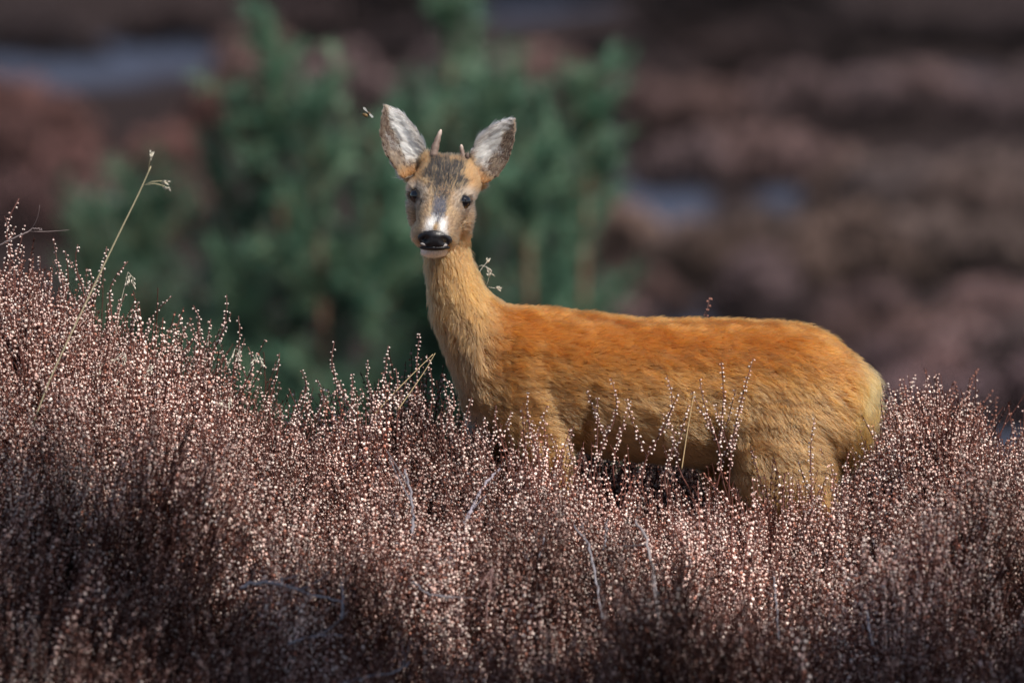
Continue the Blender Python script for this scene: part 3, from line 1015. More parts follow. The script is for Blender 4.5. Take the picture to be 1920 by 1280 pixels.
nt.links.new(at.outputs['Color'], hb.inputs['Color']); nt.links.new(hb.outputs[0], om.inputs[0])
hc.materials.append(fm)
fur = link(bpy.data.objects.new('fur', hc), deer)

# ---- eyes, nose, antlers
em, nt, b = newmat('wet_black'); b.inputs['Base Color'].default_value = (.006, .005, .006, 1); b.inputs['Roughness'].default_value = .04
b.inputs['Specular IOR Level'].default_value = .8; b.inputs['Coat Weight'].default_value = .2; b.inputs['Coat Roughness'].default_value = .03
nm_, nt, b = newmat('nose_skin'); b.inputs['Base Color'].default_value = (.010, .009, .011, 1); b.inputs['Roughness'].default_value = .38
vo = nt.nodes.new('ShaderNodeTexVoronoi'); vo.inputs['Scale'].default_value = 420
tcn = nt.nodes.new('ShaderNodeTexCoord'); nt.links.new(tcn.outputs['Object'], vo.inputs['Vector'])
bpn = nt.nodes.new('ShaderNodeBump'); bpn.inputs['Strength'].default_value = .35; bpn.inputs['Distance'].default_value = .001
nt.links.new(vo.outputs['Distance'], bpn.inputs['Height']); nt.links.new(bpn.outputs[0], b.inputs['Normal'])
for (eh, en) in EYES:
    outd = en * .55 + np.array([0, -.6, 0]); outd /= np.linalg.norm(outd)
    V, F = ellipsoid(eh - outd * .0048, (.0138, .0138, .0138), n=22)
    link(bpy.data.objects.new('eye', mesh_np('eye', V, F, em)), deer)

nh_, nn_ = hit(815, 446)
V, F = ellipsoid((0, 0, 0), (1, 1, 1), n=24)
xx, yy, zz = V[:, 0].copy(), V[:, 1].copy(), V[:, 2].copy()
wdt = .0325 * (1 - .22 * np.clip(zz, 0, 1) - .30 * np.clip(-zz, 0, 1) ** 2)
V[:, 0] = np.sign(xx) * np.abs(xx) ** .85 * wdt
V[:, 2] = zz * np.where(zz > 0, .0195, .0215)
V[:, 1] = yy * .017 + .004 * np.abs(xx) ** 2
for sx in (-1, 1):
    dn = np.exp(-(((V[:, 0] - sx * .0185) / .0062) ** 2 + ((V[:, 2] + .003 + .25 * (np.abs(V[:, 0]) - .0185)) / .0058) ** 2)) * (V[:, 1] < 0)
    V[:, 1] += dn * .012
V[:, 1] += np.exp(-((V[:, 0]) / .0016) ** 2) * .0025 * (V[:, 1] < 0) * (V[:, 2] < .004)
rl = R(6)
Vr = V.copy(); Vr[:, 0] = V[:, 0] * math.cos(rl) + V[:, 2] * math.sin(rl); Vr[:, 2] = -V[:, 0] * math.sin(rl) + V[:, 2] * math.cos(rl)
link(bpy.data.objects.new('nose', mesh_np('nose', Vr + W(815.5, 447, nh_[1] + .006), F, nm_)), deer)
# white lip pads under the nostrils and the chin line
lm = mat_attr('lip_fur', rough=.8, spec=.2, vary=0)
for sx in (-1, 1):
    mb = MB()
    V, F = ellipsoid(W(813.5 + sx * 16.5, 460 + sx * 1.2, nh_[1] + .0035), (.0095, .0065, .0034), (0, R(sx * -12), 0), n=8)
    mb.add(V, F, (.30, .27, .26)); mb.build('lip', lm, deer)
V, F = ellipsoid(W(815, 464, nh_[1] + .012), (.0285, .018, .0060), n=12)
link(bpy.data.objects.new('mouth', mesh_np('mouth', V, F, nm_)), deer)

am = mat_attr('antler', rough=.6, spec=.3, vary=0, nscale=180)


def antler(path, rad, bump=None):
    P = np.array([W(px, py, HY - d) for px, py, d in path])
    k = len(P)
    t = np.linspace(0, 1, 14)
    tt = np.linspace(0, 1, k)
    Q = np.stack([np.interp(t, tt, P[:, i]) for i in range(3)], -1)
    rr = np.interp(t, tt, rad) * (1 + .12 * np.sin(np.arange(14) * 2.3))
    mb = MB()
    col = np.array([mix(np.array([.17, .12, .10]), [.62, .50, .44], float(sstep(.45, .95, a))) for a in t])
    mb.tube(Q, rr, col, sides=10)
    if bump:
        px, py, d, r_ = bump
        V, F = ellipsoid(W(px, py, HY - d), (r_, r_, r_ * 1.5), n=6); mb.add(V, F, (.10, .07, .06))
    return mb.build('antler', am, deer)


antler([(812, 296, .02), (816, 276, .014), (821, 260, .008), (826, 246, .003), (827, 243, .002)], [.0085, .0075, .0055, .0032, .001])
antler([(870, 306, .02), (868, 292, .014), (866, 282, .010), (865, 274, .008), (865, 271, .007)], [.0065, .0052, .0042, .0032, .001], (876, 293, .018, .0045))

# ------------------------------------------------------------------ single sprigs that stand clear of the mass
def clear_sprig(px, py, L, Y, lean, label, group, seed, flower=1.0, nsh=2, dark=False, bs=.0024):
    """tip at the pixel; rooted L below in the mass"""
    r = np.random.default_rng(seed)
    tip = W(px, py, Y)
    base = tip - np.array([lean * L, 0, L])
    o = empty('heather_sprig', tuple(base))
    tag(o, label, 'heather sprig', group)
    ms, mf = MB(), MB()
    n = 9
    t = np.linspace(0, 1, n)[:, None]
    wig = np.array([r.normal(0, .012), r.normal(0, .01), 0])
    pts = base + (tip - base) * t + wig * np.sin(t * math.pi) + np.array([.02 * r.normal(), 0, 0]) * np.sin(t * 2 * math.pi) * .4
    ms.tube(pts, np.linspace(.0018, .0007, n), STEM * r.uniform(.8, 1.4), sides=5)

    def along(P, s0, fl):
        Ls = np.linalg.norm(np.diff(P, axis=0), axis=1).sum(); s = s0
        m = len(P)
        while s < 1:
            f = s * (m - 1); i = min(int(f), m - 2); q = P[i] + (P[i + 1] - P[i]) * (f - i)
            tg = P[i + 1] - P[i]; tg = tg / np.linalg.norm(tg)
            for sd in range(2):
                if r.random() < fl * .85:
                    ov = rnd_unit(r); ov -= tg * (ov @ tg); ov /= np.linalg.norm(ov)
                    c = BEADL if r.random() < .55 else BEAD
                    if dark: c = BEADD * r.uniform(.8, 1.6)
                    sz = bs * r.uniform(.75, 1.15) * (1 - .5 * max(0, s - .6))
                    bead(mf, q + ov * sz * 1.7, sz, ov * .7 + np.array([0, 0, -.5]), r, c)
            if r.random() < .7:
                leaf(ms, q, rnd_unit(r) * .7 + tg * .6, .004, .0009, LEAF * r.uniform(.7, 1.4))
            s += r.uniform(.0052, .0085) / Ls
    along(pts, .25, flower)
    for k in range(nsh):
        s = r.uniform(.3, .62); i = int(s * (n - 1))
        P = curve_pts(pts[i], np.array([r.choice([-1, 1]) * r.uniform(.25, .55), r.normal(0, .3), 1]), L * r.uniform(.22, .42), 6, r, .15, .3)
        ms.tube(P, np.linspace(.0012, .0006, 6), STEM, sides=4)
        along(P, .15, flower)
    ms.build('stem', sprig_mat, o)
    mf.build('flower_spike', sprig_mat, o)


g1 = 'heather sprigs standing in front of the deer'
l1 = 'slender heather sprig with pale bell buds rising across the deer flank'
k = 0
for px, py, L, lean, ns in ((1145, 708, .22, .12, 1), (1250, 703, .24, .15, 2), (1352, 678, .26, -.06, 2), (1412, 672, .28, .16, 2), (1312, 712, .22, -.10, 1),
                            (1182, 752, .16, .18, 1), (1527, 785, .20, .04, 1), (1236, 770, .16, -.1, 0), (1290, 760, .15, .0, 1), (1075, 800, .15, .02, 1), (1120, 745, .17, .06, 1)):
    k += 1
    clear_sprig(px, py, L, -.24 - .02 * (k % 3), lean, l1, g1, 300 + k, nsh=ns, flower=.9 if py < 790 else 1)
for px, py, L, lean in ((990, 735, .18, -.05), (930, 760, .15, .1), (885, 745, .17, .2), (1030, 815, .13, .0), (958, 770, .15, .12)):
    k += 1
    clear_sprig(px, py, L, -.20, lean, 'pale heather sprig rising before the deer chest and foreleg', 'heather sprigs before the deer chest', 300 + k, nsh=2)
for px, py, L, lean, ns in ((36, 372, .20, .08, 2), (8, 405, .18, .05, 2), (100, 445, .16, .0, 1), (146, 458, .15, .12, 1), (200, 462, .18, .35, 1), (122, 470, .14, .05, 1),
                            (240, 490, .18, .45, 1), (322, 555, .14, .45, 1), (260, 565, .13, .1, 1), (362, 572, .15, .3, 2), (425, 552, .19, .22, 2), (447, 592, .17, .12, 2), (465, 650, .12, .2, 1),
                            (75, 480, .15, .1, 2), (170, 505, .14, .1, 2), (395, 598, .14, .25, 1)):
    k += 1
    clear_sprig(px, py, L, -.05 - .03 * (k % 4), lean, 'upright reddish brown heather sprig on the rising bank beside the grass stalk', 'heather sprigs on the rising bank', 300 + k, nsh=ns, flower=.85)
for px, py, L, lean, ns in ((524, 662, .15, .05, 2), (565, 694, .13, .1, 2), (627, 640, .20, -.25, 2), (690, 676, .17, -.2, 2), (742, 690, .15, -.02, 2), (728, 648, .20, .05, 1), (787, 625, .22, -.04, 2),
                            (800, 665, .18, .02, 2), (828, 700, .15, .0, 2), (770, 700, .14, .1, 1), (660, 700, .14, .1, 2), (710, 710, .13, -.05, 2), (843, 740, .13, -.05, 1), (593, 710, .12, .15, 1)):
    k += 1
    clear_sprig(px, py, L, -.12 - .03 * (k % 3), lean, 'pale beaded heather sprig rising before the deer neck against green pine', 'heather sprigs beside the deer neck', 300 + k, nsh=ns)
for px, py, L, lean, ns, dk in ((1660, 715, .18, .05, 2, 0), (1684, 728, .16, .0, 2, 0), (1715, 700, .20, .1, 3, 0), (1735, 712, .18, .05, 2, 0), (1762, 722, .16, .1, 2, 0), (1792, 716, .18, .15, 2, 1),
                                (1834, 690, .23, .03, 1, 1), (1862, 732, .20, .25, 1, 1), (1818, 722, .18, .1, 1, 1), (1862, 795, .14, .05, 2, 0), (1900, 825, .12, .0, 1, 0), (1640, 745, .15, .1, 2, 0), (1700, 745, .15, -.1, 2, 0)):
    k += 1
    clear_sprig(px, py, L, .14 + .03 * (k % 3), lean,
                'dark reddish heather sprig leaning beyond the deer rump' if dk else 'pale heather sprig crowded behind the deer rump',
                'dark heather sprigs past the rump' if dk else 'pale heather sprigs past the rump', 300 + k, nsh=ns, dark=bool(dk), flower=.95)
clear_sprig(1331, 556, .30, .30, 0.0, 'single dark heather tip showing above the deer back', None, 390, nsh=0, dark=True)
bpy.context.view_layer.update()

# ------------------------------------------------------------------ grasses and bare twigs
straw = mat_attr('straw', rough=.6, spec=.3, vary=0)


def seedhead(mb, p, d, L, col, r, n=7):
    d = np.asarray(d, float) / np.linalg.norm(d)
    for q in range(n):
        o = rnd_unit(r) * .4
        c = p + d * L * q / n + o * .004
        a = d + o; a /= np.linalg.norm(a)
        s_ = np.cross(a, rnd_unit(r)); s_ /= np.linalg.norm(s_)
        e2 = np.cross(a, s_)
        l = .010 * r.uniform(.7, 1.2); w_ = .0014
        V = [c, c + a * l * .45 + s_ * w_, c + a * l * .45 - s_ * w_ * .5 + e2 * w_, c + a * l * .45 - s_ * w_ * .5 - e2 * w_, c + a * l]
        mb.add(V, [(0, 1, 2), (0, 2, 3), (0, 3, 1), (4, 2, 1), (4, 3, 2), (4, 1, 3)], np.array(col) * r.uniform(.8, 1.2))


def grass(name, label, px_path, Y, rad, col, heads, group=None, seed=1):
    r = np.random.default_rng(seed)
    A = np.array(px_path, float)
    t = np.linspace(0, 1, 24); tt = np.linspace(0, 1, len(A))
    x_ = np.interp(t, tt, A[:, 0]); y_ = np.interp(t, tt, A[:, 1])
    for _ in range(3):
        x_[1:-1] = (x_[:-2] + 2 * x_[1:-1] + x_[2:]) / 4; y_[1:-1] = (y_[:-2] + 2 * y_[1:-1] + y_[2:]) / 4
    P = W(x_, y_, Y)
    o = empty(name, tuple(P[0])); tag(o, label, 'grass', group)
    mb = MB(); mb.tube(P, np.linspace(rad, rad * .5, 24), np.array(col), sides=5); mb.build('stalk', straw, o)
    for hp_ in heads:
        mb = MB()
        H = W(np.array([q[0] for q in hp_]), np.array([q[1] for q in hp_]), Y)
        mb.tube(H, .0005, np.array(col) * 1.1, sides=3)
        seedhead(mb, H[-2], H[-1] - H[-2], np.linalg.norm(H[-1] - H[-2]), (.62, .57, .48), r)
        mb.build('seed_head', straw, o)
    return o


grass('grass_stalk', 'long straw coloured grass stalk leaning over the rising heather bank', [(60, 800), (95, 705), (160, 570), (222, 440), (262, 360), (283, 312)], -.62, .0016, (.58, .50, .32),
      [[(278, 322), (281, 302), (284, 288)], [(270, 347), (285, 341), (300, 339), (314, 343)], [(270, 347), (290, 344), (305, 348), (317, 354)]], seed=2)
grass('grass_tuft', 'small curled pale grass tip beside the deer nape', [(905, 600), (898, 540), (893, 520), (905, 500), (915, 490)], .10, .0010, (.60, .58, .50),
      [[(893, 503), (903, 497), (915, 502), (921, 515)], [(905, 500), (911, 494), (914, 489)], [(911, 540), (917, 520), (915, 505)], [(915, 538), (926, 540), (935, 542)]], seed=3)
grass('grass_stalk', 'thin straw grass stem crossing behind heather just below the deer throat', [(690, 790), (740, 735), (780, 695), (812, 664)], -.16, .0014, (.55, .42, .24), [], 'straw stems at the throat', 4)
grass('grass_stalk', 'thin straw grass stem crossing behind heather just below the deer throat', [(745, 770), (780, 720), (800, 690), (816, 662)], -.17, .0012, (.55, .42, .24), [], 'straw stems at the throat', 5)
grass('grass_stalk', 'fine straw grass stem standing before the deer belly', [(1278, 880), (1290, 800), (1302, 735)], -.30, .0011, (.60, .44, .24), [], None, 6)
grass('grass_stalk', 'pale dry grass tuft hanging on heather by the tall stalk', [(215, 640), (228, 560), (240, 510)], -.10, .0008, (.5, .45, .36),
      [[(240, 510), (245, 515), (240, 530)], [(240, 510), (249, 520), (250, 537)], [(236, 520), (238, 525), (237, 532)]], seed=7)
for i, (x, y) in enumerate(((185, 690), (228, 668), (280, 690), (222, 720), (440, 660), (425, 750), (480, 670))):
    j1, j2, j3, j4 = np.random.default_rng(60 + i).normal(0, 7, 4)
    grass('dry_grass', 'wisp of bleached dry grass caught in the heather bank', [(x - 14, y + 30), (x - 4, y + 4), (x, y - 6)], -.30, .0006, (.55, .5, .42),
          [[(x, y - 6), (x + 8, y - 3 + j1 * .4), (x + 9 + j1, y + 18 + j2)], [(x, y - 6), (x + 3 + j3 * .4, y), (x - 3 + j3, y + 20 + j4)]] + ([[(x, y - 6), (x - 8, y + 2), (x - 14 + j2, y + 16 + j1)]] if i % 2 else []), 'bleached grass wisps', 20 + i)

twigm = mat_attr('bare_wood', rough=.7, spec=.25, vary=.1, nscale=60)


def canopyY(px, py):
    """distance at which the line of sight meets the heather surface"""
    ys = np.linspace(-2.2, .2, 480)
    for y_ in ys:
        p = W(px, py, y_)
        if p[2] < canopy(p[0], y_) + .012:
            return y_
    return -.2


def twig(path, rad, label, col=(.27, .255, .285), group='bare grey heather twigs', seed=0, lift=.07, branches=0):
    r = np.random.default_rng(900 + seed)
    A = np.array(path, float)
    Ys = np.array([canopyY(a[0], a[1]) for a in A])
    Ys = np.full(len(A), Ys.mean()) * .6 + Ys * .4 - lift
    P = np.array([W(a[0], a[1], yy_) for a, yy_ in zip(A, Ys)])
    t = np.linspace(0, 1, 26); tt = np.linspace(0, 1, len(A))
    Q = np.stack([np.interp(t, tt, P[:, i]) for i in range(3)], -1)
    for _ in range(4): Q[1:-1] = (Q[:-2] + 2 * Q[1:-1] + Q[2:]) / 4
    Q += r.normal(0, .0012, Q.shape)
    o = empty('bare_twig', tuple(Q[0])); tag(o, label, 'twig', group)
    mb = MB(); mb.tube(Q, np.linspace(rad, rad * .55, 26), np.array(col), sides=6); mb.build('stem', twigm, o)
    for k_ in range(branches):
        i = r.integers(4, 22)
        d = (Q[i] - Q[i - 3]); d /= np.linalg.norm(d)
        Pp = curve_pts(Q[i], d + rnd_unit(r) * .9, r.uniform(.03, .08), 6, r, .5, .2)
        mb = MB(); mb.tube(Pp, np.linspace(rad * .45, rad * .2, 6), np.array(col) * .9, sides=4); mb.build('side_twig', twigm, o)


lt = 'bare grey heather twig without flowers showing on the lower bank'
twig([(452, 1102), (470, 1092), (515, 1090), (560, 1106), (600, 1118), (640, 1128)], .0035, 'pale grey bare branch lying sideways in a dark gap of heather', group=None, branches=5, seed=1)
twig([(640, 1160), (643, 1130), (641, 1092)], .0026, lt, seed=2)
twig([(540, 1205), (590, 1192), (640, 1190)], .0022, lt, seed=3, branches=2)
twig([(775, 1090), (800, 1112), (850, 1120)], .0020, lt, seed=4, branches=1)
twig([(775, 1010), (774, 960), (768, 915), (760, 880)], .0036, lt, (.24, .22, .25), seed=5, branches=2)
twig([(868, 990), (885, 950), (905, 910), (935, 880)], .0042, 'pale lilac grey twig rising toward the deer chest', (.28, .25, .29), None, 6, branches=3)
twig([(1232, 1190), (1234, 1140), (1225, 1070), (1210, 1000), (1190, 975)], .0036, 'long bowed pale twig climbing the bank below the deer belly', (.28, .245, .25), None, 7, branches=3)
twig([(1128, 1160), (1118, 1090), (1105, 1020), (1075, 985)], .0024, lt, seed=8, branches=2)
twig([(1133, 1030), (1136, 1000), (1138, 975)], .0026, lt, seed=9)
twig([(1012, 1045), (1018, 1010), (1025, 1000)], .0024, lt, seed=10)
twig([(1636, 1210), (1628, 1160), (1622, 1115)], .0030, lt, (.30, .28, .32), seed=11)
twig([(1460, 1200), (1456, 1130), (1450, 1080)], .0018, lt, seed=12, branches=1)
twig([(640, 1280), (700, 1265), (745, 1260), (770, 1240)], .0022, lt, seed=13, branches=2)
twig([(900, 1100), (925, 1060), (910, 1170)], .0016, lt, (.25, .15, .14), seed=14, branches=2)
twig([(0, 460), (40, 440), (62, 428), (80, 430)], .0016, lt.replace('lower bank', 'skyline of the rising bank'), (.25, .2, .2), None, 15, lift=.0, branches=3)

# ------------------------------------------------------------------ bee
bm_ = mat_attr('bee', rough=.6, spec=.3, vary=0)
wm, nt, b = newmat('insect_wing'); b.inputs['Base Color'].default_value = (.7, .7, .68, 1); b.inputs['Alpha'].default_value = .45; b.inputs['Roughness'].default_value = .25
bo = empty('flying_bee', tuple(W(688, 214, -.02))); tag(bo, 'small brown bee hovering in the air by the deer ear', 'insect')
mb = MB()
V, F = ellipsoid(W(685, 216, -.02), (.0060, .0035, .0033), (0, R(25), 0), n=8)
st = (np.sin(V[:, 0] * 1800) > 0)[:, None]
mb.add(V, F, np.where(st, np.array([.30, .19, .07]), np.array([.04, .03, .02]))); mb.build('abdomen', bm_, bo)
mb = MB(); V, F = ellipsoid(W(691.5, 213, -.02), (.0036, .0034, .0033), n=8); mb.add(V, F, (.10, .07, .04)); mb.build('thorax', bm_, bo)
mb = MB(); V, F = ellipsoid(W(695.5, 214.5, -.02), (.0019, .0022, .0021), n=6); mb.add(V, F, (.03, .025, .02)); mb.build('head', bm_, bo)
for tipx, tipy, yy_ in ((681, 201, -.023), (700, 221, -.026)):
    a = W(690.5, 211.5, -.022); t_ = W(tipx, tipy, yy_)
    dv = t_ - a; pr = np.cross(dv, [0, 1, 0]); pr = pr / np.linalg.norm(pr) * .0022
    mb = MB(); nrm = np.array([0, .0002, 0])
    ring = [a, a + dv * .4 + pr * .8, a + dv * .8 + pr, t_, a + dv * .8 - pr, a + dv * .4 - pr * .7]
    V = [p + nrm for p in ring] + [p - nrm for p in ring]
    mb.add(V, [(0, 1, 2, 3, 4, 5), (11, 10, 9, 8, 7, 6)] + [(i, (i + 1) % 6, 6 + (i + 1) % 6, 6 + i) for i in range(6)], (.7, .7, .7)); mb.build('wing', wm, bo, smooth=False)
for q in range(4):
    mb = MB()
    p0 = W(688 + q * 2, 216, -.02); mb.tube([p0, p0 + np.array([.0015, 0, -.003]), p0 + np.array([.0005, 0, -.006])], .0003, (.05, .04, .03), sides=3)
    mb.build('leg', bm_, bo)

# ------------------------------------------------------------------ background heather bushes
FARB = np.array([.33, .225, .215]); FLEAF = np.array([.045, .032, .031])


def bush_mesh(seed, nsp=260):
    r = np.random.default_rng(seed)
    mb = MB()
    lump = Noise(seed, .9)
    for q in range(nsp):
        a = r.uniform(0, 6.283); rad = math.sqrt(r.random())
        x, y = rad * math.cos(a), rad * math.sin(a)
        top = (1 - rad ** 2.6) * .92 + .08
        top *= 1 + .22 * float(lump(np.array([x, y, 0])))
        tip = np.array([x, y, top])
        d = np.array([x * .55, y * .55, 1]) + r.normal(0, .16, 3); d /= np.linalg.norm(d)
        L = r.uniform(.30, .5)
        P = tip - d * L * (1 - np.linspace(0, 1, 4))[:, None]
        tone = r.uniform(.6, 1.25)
        mb.tube(P, .008, FLEAF * tone, sides=3, cap=False)
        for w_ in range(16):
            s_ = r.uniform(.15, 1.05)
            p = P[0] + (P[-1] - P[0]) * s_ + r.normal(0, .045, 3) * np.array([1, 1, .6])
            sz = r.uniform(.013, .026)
            c = FARB * tone * r.uniform(.6, 1.3) if r.random() < ((.92 if s_ > .7 else .15) * float(sstep(.95, .5, rad))) else FLEAF * tone  # tips flower; rim sprigs kept leaf-dark to put shade into the sides
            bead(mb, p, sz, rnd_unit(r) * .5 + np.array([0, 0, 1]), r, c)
        for w_ in range(6):
            s_ = r.uniform(.2, 1.0); p = P[0] + (P[-1] - P[0]) * s_
            leaf(mb, p, d + rnd_unit(r) * .7, r.uniform(.08, .15), .012, FLEAF * tone * r.uniform(.6, 1.4))
    return mb.mesh('heather_bush', bush_mat)


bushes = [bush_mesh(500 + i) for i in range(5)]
rb = np.random.default_rng(77)


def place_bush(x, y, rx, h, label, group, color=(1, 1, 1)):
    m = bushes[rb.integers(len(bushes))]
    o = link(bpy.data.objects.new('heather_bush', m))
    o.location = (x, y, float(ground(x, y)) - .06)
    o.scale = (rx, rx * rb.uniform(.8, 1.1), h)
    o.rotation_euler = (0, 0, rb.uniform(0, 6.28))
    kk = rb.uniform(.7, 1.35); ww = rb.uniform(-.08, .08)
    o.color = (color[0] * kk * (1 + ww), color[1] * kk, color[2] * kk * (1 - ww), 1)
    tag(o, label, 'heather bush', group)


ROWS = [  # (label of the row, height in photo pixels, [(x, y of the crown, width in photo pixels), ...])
    ('brown heather bush tinted as if in shade on the highest visible ground of the far slope', 90, (.34, .36, .40),  # brown heather tinted dark to paint in the shade at the top
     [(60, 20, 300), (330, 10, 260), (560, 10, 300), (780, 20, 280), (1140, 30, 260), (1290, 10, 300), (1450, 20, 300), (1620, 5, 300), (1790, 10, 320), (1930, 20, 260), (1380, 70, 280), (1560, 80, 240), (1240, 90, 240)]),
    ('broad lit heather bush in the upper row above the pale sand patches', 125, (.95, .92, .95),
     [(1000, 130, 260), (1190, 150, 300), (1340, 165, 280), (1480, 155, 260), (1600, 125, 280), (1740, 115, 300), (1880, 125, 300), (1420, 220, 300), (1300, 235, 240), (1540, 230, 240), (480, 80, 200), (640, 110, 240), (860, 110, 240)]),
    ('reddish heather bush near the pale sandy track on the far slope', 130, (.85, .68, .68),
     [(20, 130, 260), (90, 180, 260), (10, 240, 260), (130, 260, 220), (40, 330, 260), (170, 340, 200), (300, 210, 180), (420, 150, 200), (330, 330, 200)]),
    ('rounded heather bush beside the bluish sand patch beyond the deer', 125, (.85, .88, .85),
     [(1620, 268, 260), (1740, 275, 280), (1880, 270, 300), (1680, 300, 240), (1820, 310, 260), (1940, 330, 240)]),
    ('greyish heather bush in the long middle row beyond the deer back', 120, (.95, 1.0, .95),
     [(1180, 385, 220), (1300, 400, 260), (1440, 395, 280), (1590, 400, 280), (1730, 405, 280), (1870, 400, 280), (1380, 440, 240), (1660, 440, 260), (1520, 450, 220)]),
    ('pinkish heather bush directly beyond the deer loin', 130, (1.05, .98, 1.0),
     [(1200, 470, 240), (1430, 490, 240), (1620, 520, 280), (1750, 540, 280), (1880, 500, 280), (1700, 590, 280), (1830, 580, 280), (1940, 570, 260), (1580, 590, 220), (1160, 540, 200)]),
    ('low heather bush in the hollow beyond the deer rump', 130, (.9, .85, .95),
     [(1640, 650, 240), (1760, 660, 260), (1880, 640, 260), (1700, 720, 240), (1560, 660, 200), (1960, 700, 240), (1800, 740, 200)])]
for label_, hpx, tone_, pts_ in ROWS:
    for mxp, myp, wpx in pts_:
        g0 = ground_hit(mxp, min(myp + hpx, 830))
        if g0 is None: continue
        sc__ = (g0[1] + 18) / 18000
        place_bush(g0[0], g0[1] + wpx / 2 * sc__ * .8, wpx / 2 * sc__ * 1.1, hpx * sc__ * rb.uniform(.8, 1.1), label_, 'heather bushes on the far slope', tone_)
for q in range(46):      # more bushes with the shade tint, beyond the topmost row
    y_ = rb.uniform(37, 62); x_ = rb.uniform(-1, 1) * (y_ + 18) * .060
    place_bush(x_, y_, rb.uniform(.5, .9), rb.uniform(.35, .6), 'brown heather bush tinted as if in shade on the highest visible ground of the far slope', 'heather bushes on the far slope', (.30, .32, .36))
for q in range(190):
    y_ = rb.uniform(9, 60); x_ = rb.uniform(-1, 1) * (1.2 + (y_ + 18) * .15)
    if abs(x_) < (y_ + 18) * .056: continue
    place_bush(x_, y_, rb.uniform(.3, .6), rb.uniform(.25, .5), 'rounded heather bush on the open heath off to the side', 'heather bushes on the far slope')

# ------------------------------------------------------------------ young pines
needle_mat = mat_attr('pine_needles', rough=.5, spec=.4, vary=.08)
bark_mat = mat_attr('pine_bark', rough=.9, spec=.2, vary=.05, nscale=30)


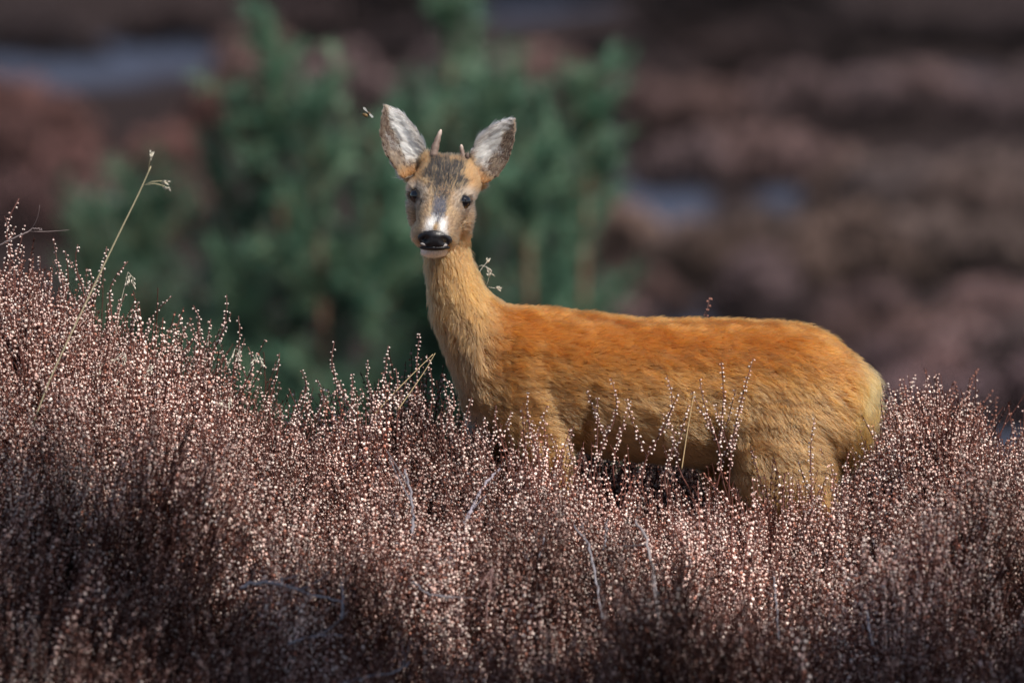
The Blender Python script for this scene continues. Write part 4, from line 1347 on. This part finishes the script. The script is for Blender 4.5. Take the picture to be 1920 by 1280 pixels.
def pine(base, leaders, label, seed, tone=1.0, bl=.42, dens=1.35, group='young pines behind the deer', nw=.0030, tl=1.0):
    """leaders: list of (tip world xyz, crown half width)"""
    r = np.random.default_rng(seed)
    o = empty('pine_tree', tuple(base)); tag(o, label, 'tree', group)
    tb, cb = MB(), MB()
    GREEN = np.array([.070, .160, .100]) * tone; LIGHT = np.array([.15, .25, .155]) * tone
    base = np.asarray(base, float)

    def tuft(p, d, L, n, col):
        d = d / np.linalg.norm(d)
        u3 = r.normal(size=(n, 3)); u3 /= np.linalg.norm(u3, axis=1)[:, None]
        dd = d * r.uniform(.3, 1.0, (n, 1)) + u3 * .65
        dd /= np.linalg.norm(dd, axis=1)[:, None]
        q = p + d * r.uniform(-.05, .02, (n, 1))
        a = np.cross(dd, r.normal(size=(n, 3))); a /= np.linalg.norm(a, axis=1)[:, None]
        l = L * r.uniform(.7, 1.2, (n, 1))
        V = np.stack([q - a * nw, q + a * nw, q + dd * l], 1).reshape(-1, 3)
        cb.v.append(V); cb.c.append(np.repeat(col * r.uniform(.7, 1.35, (n, 1)), 3, 0))
        cb.f += [(cb.n + 3 * i, cb.n + 3 * i + 1, cb.n + 3 * i + 2) for i in range(n)]
        cb.n += 3 * n

    for tip, hw in leaders:
        tip = np.asarray(tip, float)
        H = np.linalg.norm(tip - base)
        s = np.linspace(0, 1, 10)[:, None]
        mid_ = np.array([base[0] + (tip[0] - base[0]) * .8, base[1] + (tip[1] - base[1]) * .8, base[2] + (tip[2] - base[2]) * .35])
        P = (1 - s) ** 2 * base + 2 * s * (1 - s) * mid_ + s ** 2 * tip
        tb.tube(P, np.linspace(.028, .006, 10), (.16, .09, .06), sides=7)
        for q in range(int(34 * dens)):
            f = r.uniform(.12, 1.0) ** .8
            i = min(int(f * 9), 8); b0 = P[i] + (P[i + 1] - P[i]) * (f * 9 - i)
            az = r.uniform(0, 6.283)
            L = hw * (1.08 - f) ** .55 * r.uniform(.55, 1.15)
            if f > .92: L = min(L, .12)
            d = np.array([math.cos(az), math.sin(az), .35 + .5 * f])
            B = curve_pts(b0, d, L, 6, r, .25, .55)
            tb.tube(B, np.linspace(.008, .003, 6), (.15, .085, .055), sides=4)
            nt_ = max(3, int(L / .045))
            for w_ in range(nt_):
                g = (w_ + 1) / nt_
                k_ = min(int(g * 5), 4)
                p = B[k_] + (B[k_ + 1] - B[k_]) * (g * 5 - k_)
                dd = (B[k_ + 1] - B[k_])
                c = GREEN if r.random() < .72 else LIGHT
                tuft(p, dd / np.linalg.norm(dd) + np.array([0, 0, .5]), .075 * tl, 22, c)
                if r.random() < .6:
                    dd2 = dd / np.linalg.norm(dd) + rnd_unit(r) * .9 + np.array([0, 0, .3]); dd2 /= np.linalg.norm(dd2)
                    l2 = r.uniform(.05, .13)
                    tb.tube([p, p + dd2 * l2], [.003, .002], (.15, .085, .055), sides=3)
                    tuft(p + dd2 * l2, dd2, .07, 20, c)
                    tuft(p + dd2 * l2 * .5, dd2, .06, 12, c)
        # the bright leading shoot
        for w_ in range(8):
            tuft(tip - (P[-1] - P[-2]) * .12 * w_, (P[-1] - P[-2]), .06, 16, LIGHT)
    tb.build('trunk', bark_mat, o)
    cb.build('crown', needle_mat, o, smooth=False)


YP = 12.0
gzp = lambda px: float(ground(W(px, 640, YP)[0], YP))
pb = W(660, 640, YP); pb[2] = gzp(660) - .05
pine(pb, [(W(505, 60, YP), .36), (W(590, 200, YP - .2), .36), (W(410, 260, YP + .1), .34), (W(700, 250, YP - .3), .38)], 'bushy young pine with several upright leaders behind the deer head', 801)
pb = W(900, 640, YP + .5); pb[2] = gzp(900) - .05
pine(pb, [(W(840, 40, YP + .6), .40), (W(900, 190, YP + .2), .40), (W(800, 230, YP + .4), .40)], 'slender young pine with one tall pale leader behind the deer', 802)
pb = W(1040, 640, YP - .4); pb[2] = gzp(1040) - .05
pine(pb, [(W(1105, 165, YP - .4), .24), (W(985, 240, YP - .6), .36), (W(1060, 300, YP - .2), .30)], 'low broad young pine growing above the deer back', 803)
pb = W(250, 700, YP + 1.5); pb[2] = float(ground(pb[0], YP + 1.5)) - .05
pine(pb, [(W(270, 370, YP + 1.5), .40), (W(150, 420, YP + 1.2), .38)], 'dark low pine behind the tall grass stalk', 804, tone=.75)

# unseen pine added for its shadow, crown tips aligned to darken the bank foot
sd = np.array(sun_dir)
tips_ = []
for x_, y_, hw_ in ((-1.25, -.50, .6), (-.9, -.75, .6), (-.45, -1.0, .6), (0., -1.12, .6), (.45, -1.12, .6), (.9, -1.0, .6), (1.3, -.95, .6), (1.0, -1.4, .6), (-.95, -1.3, .6), (-.35, -1.5, .6), (.3, -1.6, .6), (.7, -1.2, .6), (.2, -1.35, .6), (1.2, -1.25, .6), (-.6, -1.15, .6), (.95, -.85, .6), (.6, -.98, .6), (1.4, -.8, .6)):
    tips_.append((np.array([x_, y_, float(canopy(x_, y_))]) + sd * 8.2, hw_))
gb = np.array([4.6, -6.4, float(ground(4.6, -6.4)) - .05])
pine(gb, tips_, 'unseen spreading pine added to shade the foot of the heather bank', 820, tone=.7, dens=2.4, group='added shade pine', nw=.016, tl=1.7)
